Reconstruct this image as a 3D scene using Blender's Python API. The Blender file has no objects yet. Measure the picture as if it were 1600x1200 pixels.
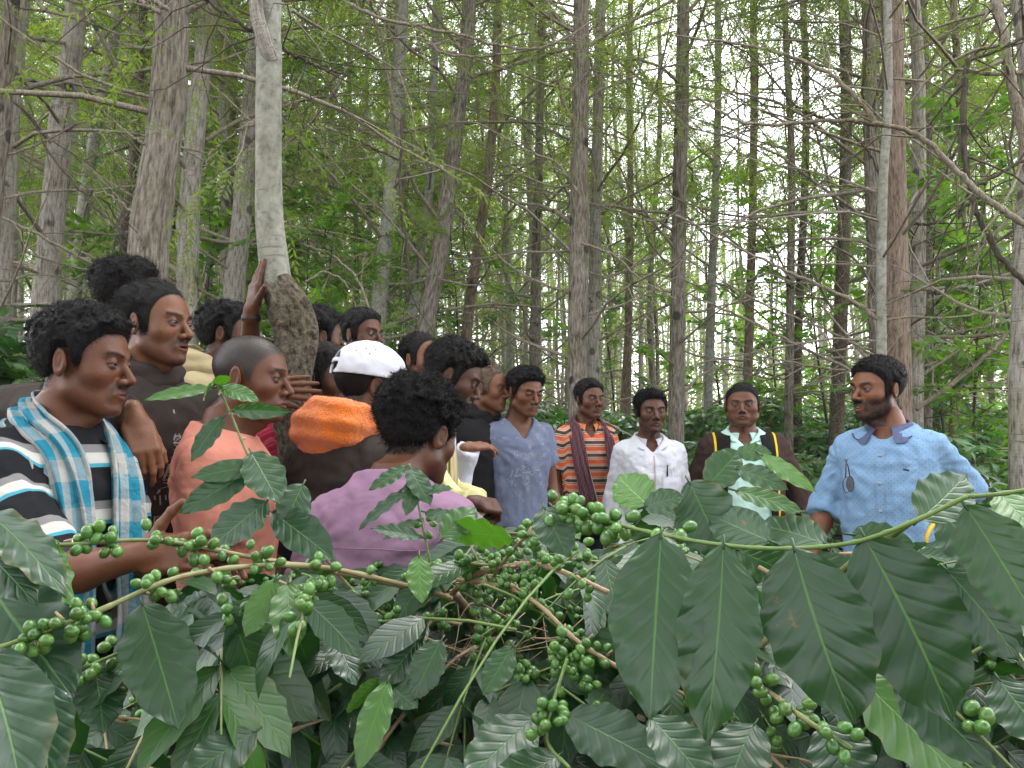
import bpy, math, random
import numpy as np
from mathutils import Vector, Matrix
from mathutils.bvhtree import BVHTree

# ------------------------------------------------------------------ camera, world, sun, exposure
S = bpy.context.scene
FPX = 1250.0
CAMZ = 1.35
PITCH = math.atan(91.0 / FPX)
cam_d = bpy.data.cameras.new('camera'); cam = bpy.data.objects.new('camera', cam_d)
S.collection.objects.link(cam); S.camera = cam
cam.location = (0, 0, CAMZ); cam.rotation_euler = (math.pi / 2 + PITCH, 0, 0)
cam_d.sensor_width = 36.0; cam_d.lens = 36.0 * FPX / 1600.0
cam_d.clip_start = 0.05; cam_d.clip_end = 500

SUN_EL, SUN_AZ = 62.0, 25.0      # degrees; azimuth clockwise from +Y
W = bpy.data.worlds.new('World'); S.world = W; W.use_nodes = True
wn, wl = W.node_tree.nodes, W.node_tree.links
bg = wn['Background']
sky = wn.new('ShaderNodeTexSky'); sky.sky_type = 'NISHITA'; sky.sun_disc = False
sky.sun_elevation = math.radians(SUN_EL); sky.sun_rotation = math.radians(SUN_AZ)
sky.air_density = 1.0; sky.dust_density = 4.0; sky.ozone_density = 1.0
hs = wn.new('ShaderNodeHueSaturation'); hs.inputs['Saturation'].default_value = 0.22
mxw = wn.new('ShaderNodeMix'); mxw.data_type = 'RGBA'; mxw.inputs[0].default_value = 0.55
mxw.inputs[7].default_value = (12.5, 12.7, 13.6, 1)      # bright even cloud cover
wl.new(sky.outputs[0], hs.inputs['Color']); wl.new(hs.outputs[0], mxw.inputs[6])
wl.new(mxw.outputs[2], bg.inputs['Color'])
bg.inputs['Strength'].default_value = 0.15
sd = bpy.data.lights.new('sun', 'SUN'); sun = bpy.data.objects.new('sun', sd); S.collection.objects.link(sun)
sd.energy = 1.5; sd.angle = math.radians(25); sd.color = (1.0, 0.97, 0.92)
_a, _e = math.radians(SUN_AZ), math.radians(SUN_EL)
_dir = Vector((math.sin(_a) * math.cos(_e), math.cos(_a) * math.cos(_e), math.sin(_e)))
sun.rotation_euler = _dir.to_track_quat('Z', 'Y').to_euler(); sun.location = _dir * 50
S.view_settings.view_transform = 'Standard'; S.view_settings.look = 'None'
S.view_settings.exposure = 1.92; S.view_settings.gamma = 1.0
S.render.engine = 'CYCLES'
cy = S.cycles
cy.max_bounces = 6; cy.diffuse_bounces = 3; cy.glossy_bounces = 2; cy.transmission_bounces = 4
cy.transparent_max_bounces = 8; cy.volume_bounces = 0
cy.caustics_reflective = False; cy.caustics_refractive = False
cy.use_denoising = True; cy.sample_clamp_indirect = 6.0

rng = np.random.default_rng(7)
R_ = random.Random(11)

# ------------------------------------------------------------------ maths helpers
def A(*v): return np.array(v, dtype=np.float64)
def nrm(v):
    v = np.asarray(v, float); n = np.linalg.norm(v, axis=-1, keepdims=True); return v / np.maximum(n, 1e-9)
_ct, _st = math.cos(PITCH), math.sin(PITCH)
def P(px, py, d):
    """world point seen at photograph pixel (px,py), d metres in front of the camera"""
    x = (px - 800.0) / FPX; v = (600.0 - py) / FPX
    dr = A(x, _ct - v * _st, _st + v * _ct); dr = dr / dr[1]
    return A(0, 0, CAMZ) + dr * d
def sstep(a, b, x):
    t = np.clip((x - a) / (b - a), 0, 1); return t * t * (3 - 2 * t)
def soft(x): return np.logaddexp(0, np.asarray(x, float))
def gz(x, y):
    x = np.asarray(x, float); y = np.asarray(y, float)
    z = 0.045 * soft((y - 5.0)) + 0.16 * soft(-(x + 2.6) * 1.5) / 1.5 * sstep(2.0, 5.0, y) * np.exp(-np.maximum(-(x + 3), 0) / 18)
    z = z + 0.05 * np.sin(x * 0.9 + 1.3) * np.sin(y * 0.7) + 0.02 * np.sin(x * 3.1 + y * 2.3)
    return z
def rotz(a):
    c, s = math.cos(a), math.sin(a); return np.array([[c, -s, 0], [s, c, 0], [0, 0, 1.0]])
def rotx(a):
    c, s = math.cos(a), math.sin(a); return np.array([[1.0, 0, 0], [0, c, -s], [0, s, c]])
def roty(a):
    c, s = math.cos(a), math.sin(a); return np.array([[c, 0, s], [0, 1.0, 0], [-s, 0, c]])

_lat = np.random.default_rng(3).random((32, 32, 32)).astype(np.float32)
def vnoise(p, scale, off=0.0):
    q = np.asarray(p, np.float32) / scale + 100.37 + off
    i = np.floor(q).astype(np.int32); f = q - i; f = f * f * (3 - 2 * f)
    i &= 31; j = (i + 1) & 31
    x0, y0, z0 = i[..., 0], i[..., 1], i[..., 2]; x1, y1, z1 = j[..., 0], j[..., 1], j[..., 2]
    fx, fy, fz = f[..., 0], f[..., 1], f[..., 2]
    L = _lat
    a = L[x0, y0, z0] * (1 - fx) + L[x1, y0, z0] * fx; b = L[x0, y1, z0] * (1 - fx) + L[x1, y1, z0] * fx
    c = L[x0, y0, z1] * (1 - fx) + L[x1, y0, z1] * fx; d = L[x0, y1, z1] * (1 - fx) + L[x1, y1, z1] * fx
    return ((a * (1 - fy) + b * fy) * (1 - fz) + (c * (1 - fy) + d * fy) * fz) * 2 - 1

# ------------------------------------------------------------------ mesh helpers
class MB:
    """collects vertices, faces and per-vertex attributes of ONE mesh"""
    def __init__(s): s.V = []; s.Q = []; s.T = []; s.n = 0; s.at = {}
    def add(s, V, Q=None, T=None, **at):
        V = np.asarray(V, np.float32).reshape(-1, 3)
        if len(V) == 0: return s
        if Q is not None and len(Q): s.Q.append(np.asarray(Q, np.int64).reshape(-1, 4) + s.n)
        if T is not None and len(T): s.T.append(np.asarray(T, np.int64).reshape(-1, 3) + s.n)
        for k, v in at.items():
            v = np.asarray(v, np.float32)
            if v.ndim == 1: v = np.tile(v, (len(V), 1))
            s.at.setdefault(k, []).append((s.n, v))
        s.V.append(V); s.n += len(V); return s
    def arrays(s):
        V = np.concatenate(s.V) if s.V else np.zeros((0, 3), np.float32)
        Q = np.concatenate(s.Q) if s.Q else np.zeros((0, 4), np.int64)
        T = np.concatenate(s.T) if s.T else np.zeros((0, 3), np.int64)
        return V, Q, T
    def build(s, name, mat, parent=None, smooth=True, origin=None):
        V, Q, T = s.arrays()
        if origin is None and parent is not None: origin = A(*parent_world(parent))
        elif origin is None: origin = A(0, 0, 0)
        me = bpy.data.meshes.new(name)
        me.vertices.add(len(V)); me.vertices.foreach_set('co', (V - np.asarray(origin, np.float32)).astype(np.float32).ravel())
        nl = len(Q) * 4 + len(T) * 3
        me.loops.add(nl); me.polygons.add(len(Q) + len(T))
        me.loops.foreach_set('vertex_index', np.concatenate([Q.ravel(), T.ravel()]).astype(np.int32))
        st = np.concatenate([np.arange(len(Q)) * 4, len(Q) * 4 + np.arange(len(T)) * 3]).astype(np.int32)
        me.polygons.foreach_set('loop_start', st)
        me.polygons.foreach_set('use_smooth', np.full(len(Q) + len(T), smooth, bool))
        for k, lst in s.at.items():
            w = lst[0][1].shape[1]
            full = np.zeros((len(V), w), np.float32)
            for n0, v in lst: full[n0:n0 + len(v)] = v
            if w == 4:
                a = me.attributes.new(k, 'FLOAT_COLOR', 'POINT'); a.data.foreach_set('color', full.ravel())
            else:
                a = me.attributes.new(k, 'FLOAT_VECTOR', 'POINT'); a.data.foreach_set('vector', full.ravel())
        me.update(calc_edges=True); me.validate()
        if mat is not None: me.materials.append(mat)
        o = bpy.data.objects.new(name, me); S.collection.objects.link(o)
        if parent is None: o.location = origin
        else:
            o.parent = parent
            o.location = Vector(origin) - Vector(parent_world(parent))
        o['_w'] = [float(v) for v in origin]
        return o
def parent_world(p): return list(p['_w']) if '_w' in p else list(p.location)
def empty(name, loc, label, cat, group=None):
    o = bpy.data.objects.new(name, None); S.collection.objects.link(o); o.location = loc
    o.empty_display_size = 0.1
    o['_w'] = [float(v) for v in loc]
    return tag(o, label, cat, group)
def tag(o, label=None, cat=None, group=None, kind=None):
    if label: o['label'] = label
    if cat: o['category'] = cat
    if group: o['group'] = group
    if kind: o['kind'] = kind
    return o

def grid_faces(nu, nv, wrap=False):
    """grid of nv rows by nu columns"""
    i = np.arange(nv - 1)[:, None]; m = nu if wrap else nu - 1
    j = np.arange(m)[None, :]
    a = i * nu + j; b = i * nu + (j + 1) % nu
    return np.stack([a, b, b + nu, a + nu], -1).reshape(-1, 4)

def catmull(pts, n):
    pts = np.asarray(pts, float)
    if len(pts) == 2: return pts[0] + (pts[1] - pts[0]) * np.linspace(0, 1, n)[:, None]
    p = np.vstack([2 * pts[0] - pts[1], pts, 2 * pts[-1] - pts[-2]])
    t = np.linspace(0, len(pts) - 1 - 1e-6, n); k = t.astype(int); f = (t - k)[:, None]
    a, b, c, d = p[k], p[k + 1], p[k + 2], p[k + 3]
    return 0.5 * (2 * b + (c - a) * f + (2 * a - 5 * b + 4 * c - d) * f ** 2 + (3 * b - a - 3 * c + d) * f ** 3)

def frames(pts, up=None):
    pts = np.asarray(pts, float); t = nrm(np.gradient(pts, axis=0))
    n = np.zeros_like(t); u = A(0, 0, 1) if up is None else np.asarray(up, float)
    if abs(t[0] @ u) > 0.95: u = A(1, 0, 0)
    n[0] = nrm(u - t[0] * (u @ t[0]))
    for i in range(1, len(t)):
        v = n[i - 1] - t[i] * (n[i - 1] @ t[i]); n[i] = nrm(v)
    return t, n, np.cross(t, n)

def tube(mb, pts, rad, k=6, cap=True, **at):
    pts = np.asarray(pts, float); m = len(pts)
    rad = np.broadcast_to(np.asarray(rad, float), (m,))
    t, n, b = frames(pts)
    a = np.arange(k) * 2 * math.pi / k
    V = pts[:, None] + rad[:, None, None] * (np.cos(a)[None, :, None] * n[:, None] + np.sin(a)[None, :, None] * b[:, None])
    Q = grid_faces(k, m, True)
    V = V.reshape(-1, 3)
    T = None
    if cap:
        V = np.vstack([V, pts[-1] + t[-1] * rad[-1] * .5, pts[0] - t[0] * rad[0] * .5]); c = m * k
        T = [[(m - 1) * k + j, (m - 1) * k + (j + 1) % k, c] for j in range(k)] + [[(j + 1) % k, j, c + 1] for j in range(k)]
    mb.add(V, Q, T, **at); return V

# ------------------------------------------------------------------ materials
def mat_new(name):
    m = bpy.data.materials.new(name); m.use_nodes = True
    nt = m.node_tree; return m, nt.nodes, nt.links, nt.nodes['Principled BSDF']
def ramp(n, l, src, stops, interp='LINEAR'):
    r = n.new('ShaderNodeValToRGB'); r.color_ramp.interpolation = interp
    el = r.color_ramp.elements
    while len(el) < len(stops): el.new(0.5)
    for e, (p, c) in zip(el, stops): e.position = p; e.color = (*c, 1) if len(c) == 3 else c
    l.new(src, r.inputs[0]); return r.outputs[0]
def noise(n, l, scale, detail=3, rough=.55, coord=None, dim=None):
    t = n.new('ShaderNodeTexNoise'); t.inputs['Scale'].default_value = scale
    t.inputs['Detail'].default_value = detail; t.inputs['Roughness'].default_value = rough
    if coord is not None: l.new(coord, t.inputs['Vector'])
    return t.outputs[0]
def mapping(n, l, src, sc):
    m = n.new('ShaderNodeMapping'); m.inputs['Scale'].default_value = sc; l.new(src, m.inputs['Vector']); return m.outputs[0]
def objcoord(n): return n.new('ShaderNodeTexCoord').outputs['Object']
def math_(n, l, op, a, b=None, c=None):
    m = n.new('ShaderNodeMath'); m.operation = op
    for i, v in enumerate((a, b, c)):
        if v is None: continue
        if isinstance(v, (int, float)): m.inputs[i].default_value = v
        else: l.new(v, m.inputs[i])
    return m.outputs[0]
def mix_(n, l, f, a, b, mode='MIX'):
    m = n.new('ShaderNodeMix'); m.data_type = 'RGBA'; m.blend_type = mode
    for i, v in ((0, f), (6, a), (7, b)):
        if isinstance(v, (int, float)): m.inputs[i].default_value = v
        elif isinstance(v, tuple): m.inputs[i].default_value = (*v, 1) if len(v) == 3 else v
        else: l.new(v, m.inputs[i])
    return m.outputs[2]
def bump(n, l, h, bs, strength=.4, dist=.01):
    b = n.new('ShaderNodeBump'); b.inputs['Strength'].default_value = strength; b.inputs['Distance'].default_value = dist
    l.new(h, b.inputs['Height']); l.new(b.outputs[0], bs.inputs['Normal']); return b
def attr(n, name):
    a = n.new('ShaderNodeAttribute'); a.attribute_name = name; return a
def translucent(m, bs, col, fac):
    n, l = m.node_tree.nodes, m.node_tree.links
    t = n.new('ShaderNodeBsdfTranslucent'); mx = n.new('ShaderNodeMixShader'); mx.inputs[0].default_value = fac
    if isinstance(col, tuple): t.inputs[0].default_value = (*col, 1)
    else: l.new(col, t.inputs[0])
    l.new(bs.outputs[0], mx.inputs[1]); l.new(t.outputs[0], mx.inputs[2]); l.new(mx.outputs[0], n['Material Output'].inputs[0])
# ------------------------------------------------------------------ signed-distance modelling (bodies, clothes)
def smin(a, b, k):
    h = np.clip(0.5 + 0.5 * (b - a) / k, 0, 1); return b * (1 - h) + a * h - k * h * (1 - h)
def smax(a, b, k): return -smin(-a, -b, k)
def s_cone(p, a, b, ra, rb):
    a = np.asarray(a, np.float32); b = np.asarray(b, np.float32); ba = b - a
    t = np.clip(((p - a) @ ba) / max(float(ba @ ba), 1e-9), 0, 1)
    d = np.sqrt((((p - a) - t[..., None] * ba) ** 2).sum(-1)); return d - (ra + (rb - ra) * t)
def s_ell(p, c, r, R=None):
    q = p - np.asarray(c, np.float32)
    if R is not None: q = q @ np.asarray(R, np.float32)
    r = np.asarray(r, np.float32); k0 = np.sqrt(((q / r) ** 2).sum(-1)); k1 = np.sqrt(((q / (r * r)) ** 2).sum(-1))
    return k0 * (k0 - 1) / np.maximum(k1, 1e-6)
def s_sph(p, c, r): return np.sqrt(((p - np.asarray(c, np.float32)) ** 2).sum(-1)) - r
def s_box(p, c, h, r, R=None):
    q = p - np.asarray(c, np.float32)
    if R is not None: q = q @ np.asarray(R, np.float32)
    q = np.abs(q) - (np.asarray(h, np.float32) - r)
    return np.sqrt((np.maximum(q, 0) ** 2).sum(-1)) + np.minimum(q.max(-1), 0) - r

def surface(fn, lo, hi, res):
    """naive surface nets of fn on a box; returns V, Q (open where the box cuts the surface)"""
    lo = np.asarray(lo, float); hi = np.asarray(hi, float)
    n = np.maximum(((hi - lo) / res).astype(int) + 1, 3)
    ax = [(lo[i] + np.arange(n[i]) * res).astype(np.float32) for i in range(3)]
    G = np.empty(tuple(n), np.float32)
    step = max(1, int(400000 / (n[1] * n[2])))
    for i in range(0, n[0], step):
        X, Y, Z = np.meshgrid(ax[0][i:i + step], ax[1], ax[2], indexing='ij')
        G[i:i + step] = fn(np.stack([X, Y, Z], -1))
    ins = G < 0
    c = [ins[:-1, :-1, :-1], ins[1:, :-1, :-1], ins[:-1, 1:, :-1], ins[1:, 1:, :-1],
         ins[:-1, :-1, 1:], ins[1:, :-1, 1:], ins[:-1, 1:, 1:], ins[1:, 1:, 1:]]
    s = sum(x.astype(np.int8) for x in c); act = (s > 0) & (s < 8)
    I, J, K = np.nonzero(act); m = len(I)
    idx = np.full(act.shape, -1, np.int64); idx[I, J, K] = np.arange(m)
    acc = np.zeros((m, 3)); cnt = np.zeros(m)
    offs = [(0, 0, 0), (1, 0, 0), (0, 1, 0), (1, 1, 0), (0, 0, 1), (1, 0, 1), (0, 1, 1), (1, 1, 1)]
    g = [G[I + a, J + b, K + d] for a, b, d in offs]
    for e0 in range(8):
        for bit in (1, 2, 4):
            if e0 & bit: continue
            e1 = e0 | bit; ga, gb = g[e0], g[e1]; x = (ga < 0) != (gb < 0)
            t = np.where(x, ga / np.where(x, ga - gb, 1), 0)
            p0 = np.array(offs[e0], float); dp = np.array(offs[e1], float) - p0
            acc[x] += (p0 + t[:, None] * dp)[x]; cnt[x] += 1
    V = lo + (np.stack([I, J, K], -1) + acc / np.maximum(cnt, 1)[:, None]) * res
    Q = []
    for axis in range(3):
        sl0 = [slice(None)] * 3; sl1 = [slice(None)] * 3
        sl0[axis] = slice(0, -1); sl1[axis] = slice(1, None)
        a = ins[tuple(sl0)]; b = ins[tuple(sl1)]
        x = a != b
        u, v = [(1, 2), (2, 0), (0, 1)][axis]
        e = np.stack(np.nonzero(x), -1)
        ok = (e[:, u] > 0) & (e[:, v] > 0) & (e[:, u] < act.shape[u]) & (e[:, v] < act.shape[v])
        e = e[ok]; flip = a[e[:, 0], e[:, 1], e[:, 2]]
        du = np.zeros(3, int); du[u] = 1; dv = np.zeros(3, int); dv[v] = 1
        q = np.stack([idx[tuple((e - du - dv).T)], idx[tuple((e - dv).T)], idx[tuple(e.T)], idx[tuple((e - du).T)]], -1)
        q[~flip] = q[~flip][:, ::-1]
        Q.append(q)
    Q = np.concatenate(Q); Q = Q[(Q >= 0).all(1)]
    return V, Q

def vnormals(V, Q):
    n = np.cross(V[Q[:, 2]] - V[Q[:, 0]], V[Q[:, 3]] - V[Q[:, 1]]); o = np.zeros_like(V)
    for i in range(4): np.add.at(o, Q[:, i], n)
    return nrm(o)
def sample_faces(V, Q, mask, count, g):
    """random points on the faces whose mean mask is high"""
    w = mask[Q].mean(1); ar = np.linalg.norm(np.cross(V[Q[:, 2]] - V[Q[:, 0]], V[Q[:, 3]] - V[Q[:, 1]]), axis=1) * w
    if ar.sum() <= 0: return np.zeros((0, 3)), np.zeros((0, 3))
    f = g.choice(len(Q), count, p=ar / ar.sum()); u = g.random((count, 1)); v = g.random((count, 1))
    q = Q[f]; p = (V[q[:, 0]] * (1 - u) + V[q[:, 1]] * u) * (1 - v) + (V[q[:, 3]] * (1 - u) + V[q[:, 2]] * u) * v
    N = vnormals(V, Q)[q].mean(1)
    return p, nrm(N)
def strands(mb, p, n, length, width, flow, curl, g, seg=3, lift=.5):
    """short flat hairs: from p, along normal*lift + flow, bending by a random curl"""
    m = len(p)
    if m == 0: return
    d = nrm(n * lift + flow + g.normal(0, .25, (m, 3)))
    c = g.normal(0, 1, (m, 3)) * curl
    L = (length * g.uniform(.6, 1.3, m))[:, None]
    pts = [p - n * .001]; cur = p - n * .001; dd = d
    for i in range(seg):
        dd = nrm(dd + c * (i + 1) / seg - n * .12 * curl); cur = cur + dd * L / seg; pts.append(cur)
    side = nrm(np.cross(d, n) + g.normal(0, .3, (m, 3))) * width / 2
    V = []
    for i, q in enumerate(pts):
        w = 1 - .75 * i / seg; V += [q - side * w, q + side * w]
    V = np.stack(V, 1); k = 2 * (seg + 1); base = np.arange(m)[:, None] * k
    Q = np.concatenate([base + np.array([2 * i, 2 * i + 1, 2 * i + 3, 2 * i + 2]) for i in range(seg)])
    mb.add(V.reshape(-1, 3), Q)
# ------------------------------------------------------------------ people
def col_mat(name, rough=.6, bs_=.25, bscale=90, spec=.4, sub=0.0, bdist=.002, var=.12):
    """surface whose colour is carried by the mesh (skin tone, beard shadow, dyed cloth) with fine procedural relief"""
    m, n, l, b = mat_new(name); a = attr(n, 'Col'); co = objcoord(n)
    nz = noise(n, l, bscale, 4, .6, co); nv = noise(n, l, 14, 3, .6, co)
    c = mix_(n, l, math_(n, l, 'MULTIPLY', nv, var * 2), a.outputs['Color'], mix_(n, l, 1.0, a.outputs['Color'], (.55, .5, .5), 'MULTIPLY'))
    l.new(c, b.inputs['Base Color']); b.inputs['Roughness'].default_value = rough
    b.inputs['Specular IOR Level'].default_value = spec
    if sub: b.inputs['Subsurface Weight'].default_value = sub; b.inputs['Subsurface Radius'].default_value = (.01, .004, .002)
    bump(n, l, nz, b, bs_, bdist); return m
M = {}
M['skin'] = col_mat('skin', .44, .55, 240, .30, 0.0, .0012, .25)
M['eye'] = col_mat('eye', .12, .0, 10, .6, var=0)
def hair_mat(name, c, r=.48):
    m, n, l, b = mat_new(name); b.inputs['Base Color'].default_value = (*c, 1); b.inputs['Roughness'].default_value = r
    b.inputs['Specular IOR Level'].default_value = .10
    nz = noise(n, l, 420, 3, .7, objcoord(n)); bump(n, l, nz, b, .6, .003); return m
M['hair'] = hair_mat('black_hair', (.007, .006, .006))
M['hair_grey'] = hair_mat('grey_brown_hair', (.10, .07, .05), .6)

def cloth(name, fn=None, base=(.5, .5, .5), rough=.85, weave=900, folds=.55, fscale=7.0, fdist=.012, sheen=.0):
    m, n, l, b = mat_new(name); co = objcoord(n)
    if fn: c = fn(n, l, attr(n, 'st').outputs['Vector'])
    else:
        c = n.new('ShaderNodeRGB').outputs[0]; c.default_value = (*base, 1)
    dirt = noise(n, l, 6, 4, .6, co)
    c = mix_(n, l, math_(n, l, 'MULTIPLY', dirt, .35), c, mix_(n, l, 1.0, c, (.72, .71, .70), 'MULTIPLY'))
    l.new(c, b.inputs['Base Color']); b.inputs['Roughness'].default_value = rough
    b.inputs['Specular IOR Level'].default_value = .08; b.inputs['Sheen Weight'].default_value = sheen
    w = noise(n, l, weave, 2, .6, co); d = n.new('ShaderNodeTexNoise'); d.inputs['Scale'].default_value = fscale
    d.inputs['Detail'].default_value = 3; d.inputs['Distortion'].default_value = .35; l.new(co, d.inputs['Vector'])
    b1 = n.new('ShaderNodeBump'); b1.inputs['Strength'].default_value = folds; b1.inputs['Distance'].default_value = fdist * 2.5; l.new(d.outputs[0], b1.inputs['Height'])
    b2 = n.new('ShaderNodeBump'); b2.inputs['Strength'].default_value = .25; b2.inputs['Distance'].default_value = .001; l.new(w, b2.inputs['Height'])
    l.new(b1.outputs[0], b2.inputs['Normal']); l.new(b2.outputs[0], b.inputs['Normal']); return m

# ---- a head in its own frame: +y the way it looks, +x its right, eyes at z = 0
def head_sdf(q, f):
    fat = f.get('fat', 0.0); nose = f.get('nose', 1.0) * .94
    ax = np.abs(q[..., 0]) / f.get('hw', 1.0); m = np.stack([ax, q[..., 1], q[..., 2]], -1)
    d = s_ell(m, (0, -.010, .032), (.073, .094, .079))
    d = smin(d, s_ell(m, (0, .030, -.012), (.062 + fat * .5, .056, .080)), .03)
    jaw = s_cone(m, (.048 + fat, .006, -.062), (.015, .064, -.097), .020 + fat * .4, .0180)
    d = smin(d, jaw, .03)
    d = smin(d, s_ell(m, (0, .042, -.070), (.042 + fat * .7, .034, .036)), .02)
    d = smin(d, s_ell(m, (.040 + fat * .5, .050, -.026), (.024, .022, .022)), .022)
    if fat > .004: d = smin(d, s_ell(m, (.04, .035, -.065), (.026, .03, .03)), .02)
    d = smin(d, s_cone(m, (.040, .070, .020), (.010, .084, .014), .0085, .0085), .014)
    d = smax(d, -s_ell(m, (.0315, .096, .000), (.019, .016, .0125)), .014)
    # nose
    n_ = s_cone(m, (0, .083, .006), (0, .1055 + .003 * nose, -.034), .0065, .0098 * nose)
    n_ = smin(n_, s_ell(m, (.0125 * nose, .094, -.039), (.0085 * nose, .011, .0085)), .007)
    n_ = smax(n_, -s_ell(m, (.0072 * nose, .099, -.0475), (.0036, .005, .0045)), .003)
    d = smin(d, n_, .009)
    # mouth
    d = smin(d, s_ell(m, (0, .076, -.066), (.027, .017, .024)), .014)
    lf = f.get('lips', 1.0)
    op = f.get('mouth', 0.0)
    up = s_cone(m, (.0225, .0835, -.0665), (.004, .0935, -.0625 + op * .3), .0028, .0048 * lf)
    lo = s_cone(m, (.0215, .083, -.0685 - op * .5), (.0, .0925, -.0735 - op), .0028, .0058 * lf)
    d = smin(d, up, .0045); d = smin(d, lo, .0045)
    if op > 0: d = smax(d, -s_ell(m, (0, .094, -.0675 - op * .35), (.017, .014, op * .6 + .001)), .003)
    else: d = smax(d, -s_ell(m, (0, .098, -.0675), (.021, .010, .0013)), .002)
    d = smin(d, s_ell(m, (0, .074, -.100), (.017, .016, .013)), .014)
    # eyelids around the eyeball
    lid = s_sph(m, (.0315, .0735, .0), .0144)
    lid = smax(lid, -s_ell(m, (.0315, .090, -.0012 - f.get('down', 0) * .0035), (.0128, .018, .0037 - f.get('down', 0) * .0020)), .002)
    d = smin(d, s_sph(m, (.0315, .0735, .0), .0142), .004)
    d = smax(d, -s_ell(m, (.0315, .0865, -.0012 - f.get('down', 0) * .0035), (.0138, .018, f.get('eo', .0040) - f.get('down', 0) * .0020)), .0015)
    # ear
    Re = rotz(-.42) @ roty(.12) @ rotx(-.12)
    c = A(.0775, -.010, -.008)
    e = s_ell(m, c, (.0075, .0185, .031), Re)
    e = smax(e, -s_ell(m, c + A(.0085, .002, .003), (.0065, .0115, .0205), Re), .003)
    e = smin(e, s_ell(m, c + A(.001, .012, -.006), (.005, .004, .008), Re), .004)
    e = smin(e, s_ell(m, c + A(.0005, -.001, .004), (.0035, .008, .015), Re), .004)
    d = smin(d, e, .005)
    return d

def hand_parts(curl, spread, thumb):
    """segments of the four fingers and the thumb in the hand's frame: x to the thumb, y to the fingertips, z out of the back"""
    out = []
    bx = [.0295, .0100, -.0100, -.0285]; by = [.088, .093, .090, .081]
    ln = [(.043, .026, .020), (.047, .030, .021), (.044, .028, .020), (.034, .021, .018)]
    rr = [.0098, .0101, .0097, .0087]
    for i in range(4):
        p = A(bx[i], by[i], 0); a = 0; sp = spread * (1.5 - i) / 1.5; seg = []
        for j in range(3):
            a += curl[i] * (1.0, 1.15, .8)[j]
            dv = A(math.sin(sp) * math.cos(a), math.cos(sp) * math.cos(a), -math.sin(a))
            q = p + dv * ln[i][j]; seg.append((p, q, rr[i] * (1 - .11 * j), rr[i] * (1 - .11 * (j + 1)))); p = q
        out.append(seg)
    t1, t2, t3 = thumb      # abduction from the palm side, forward bend, opposition
    p = A(.022, .022, -.004); seg = []; a = t1
    for j, (L, r0, r1) in enumerate(((.040, .0145, .0115), (.033, .0112, .0100), (.026, .0100, .0080))):
        dv = A(math.sin(a), math.cos(a), -t3 * (.5 + .4 * j)); dv = dv / np.linalg.norm(dv)
        q = p + dv * L; seg.append((p, q, r0, r1)); p = q; a -= t2
    out.append(seg); return out
def hand_sdf(q, side, parts):
    m = np.stack([q[..., 0] * side, q[..., 1], q[..., 2]], -1)
    d = s_box(m, (0, .050, 0), (.0385, .043, .0125), .012)
    d = smin(d, s_cone(m, (0, -.03, 0), (.002, .03, -.001), .0225, .018), .02)
    d = smin(d, s_ell(m, (.022, .035, -.008), (.017, .028, .013)), .012)
    d = smin(d, s_cone(m, (.027, .086, .003), (-.027, .080, .003), .0085, .008), .008)
    for k, seg in enumerate(parts):
        f = None
        for a, b, ra, rb in seg:
            c = s_cone(m, a, b, ra, rb); f = c if f is None else smin(f, c, .004)
        for a, b, ra, rb in seg[1:]: f = smin(f, s_sph(m, a, ra * 1.06), .003)
        d = smin(d, f, .005)
    return d

TZ = A(-.9, -.62, -.52, -.42, -.32, -.20, -.12, -.075, -.045, -.015, .012, .05)
TW = A(.155, .160, .152, .144, .148, .162, .170, .165, .143, .102, .068, .052)
TD = A(.11, .118, .108, .100, .104, .116, .112, .100, .086, .072, .060, .050)
TY = A(.0, .0, .004, .008, .006, .004, -.004, -.010, -.016, -.020, -.020, -.018)
def torso_sdf(q, wide=1.0, deep=1.0, infl=0.0, belly=0.0, zlo=-.62):
    z = q[..., 2]
    w = np.interp(z, TZ, TW) * wide + infl; dd = np.interp(z, TZ, TD) * deep + infl
    bl = belly * np.exp(-((z + .40) / .16) ** 2); w = w + bl * .5; dd = dd + bl
    y = q[..., 1] - np.interp(z, TZ, TY) - bl * .6
    e = 2.35
    k = ((np.abs(q[..., 0]) / w) ** e + (np.abs(y) / dd) ** e) ** (1 / e)
    d = (k - 1) * np.minimum(w, dd) * .9
    return np.maximum(np.maximum(d, zlo - z), z - .05).astype(np.float32)

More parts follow.
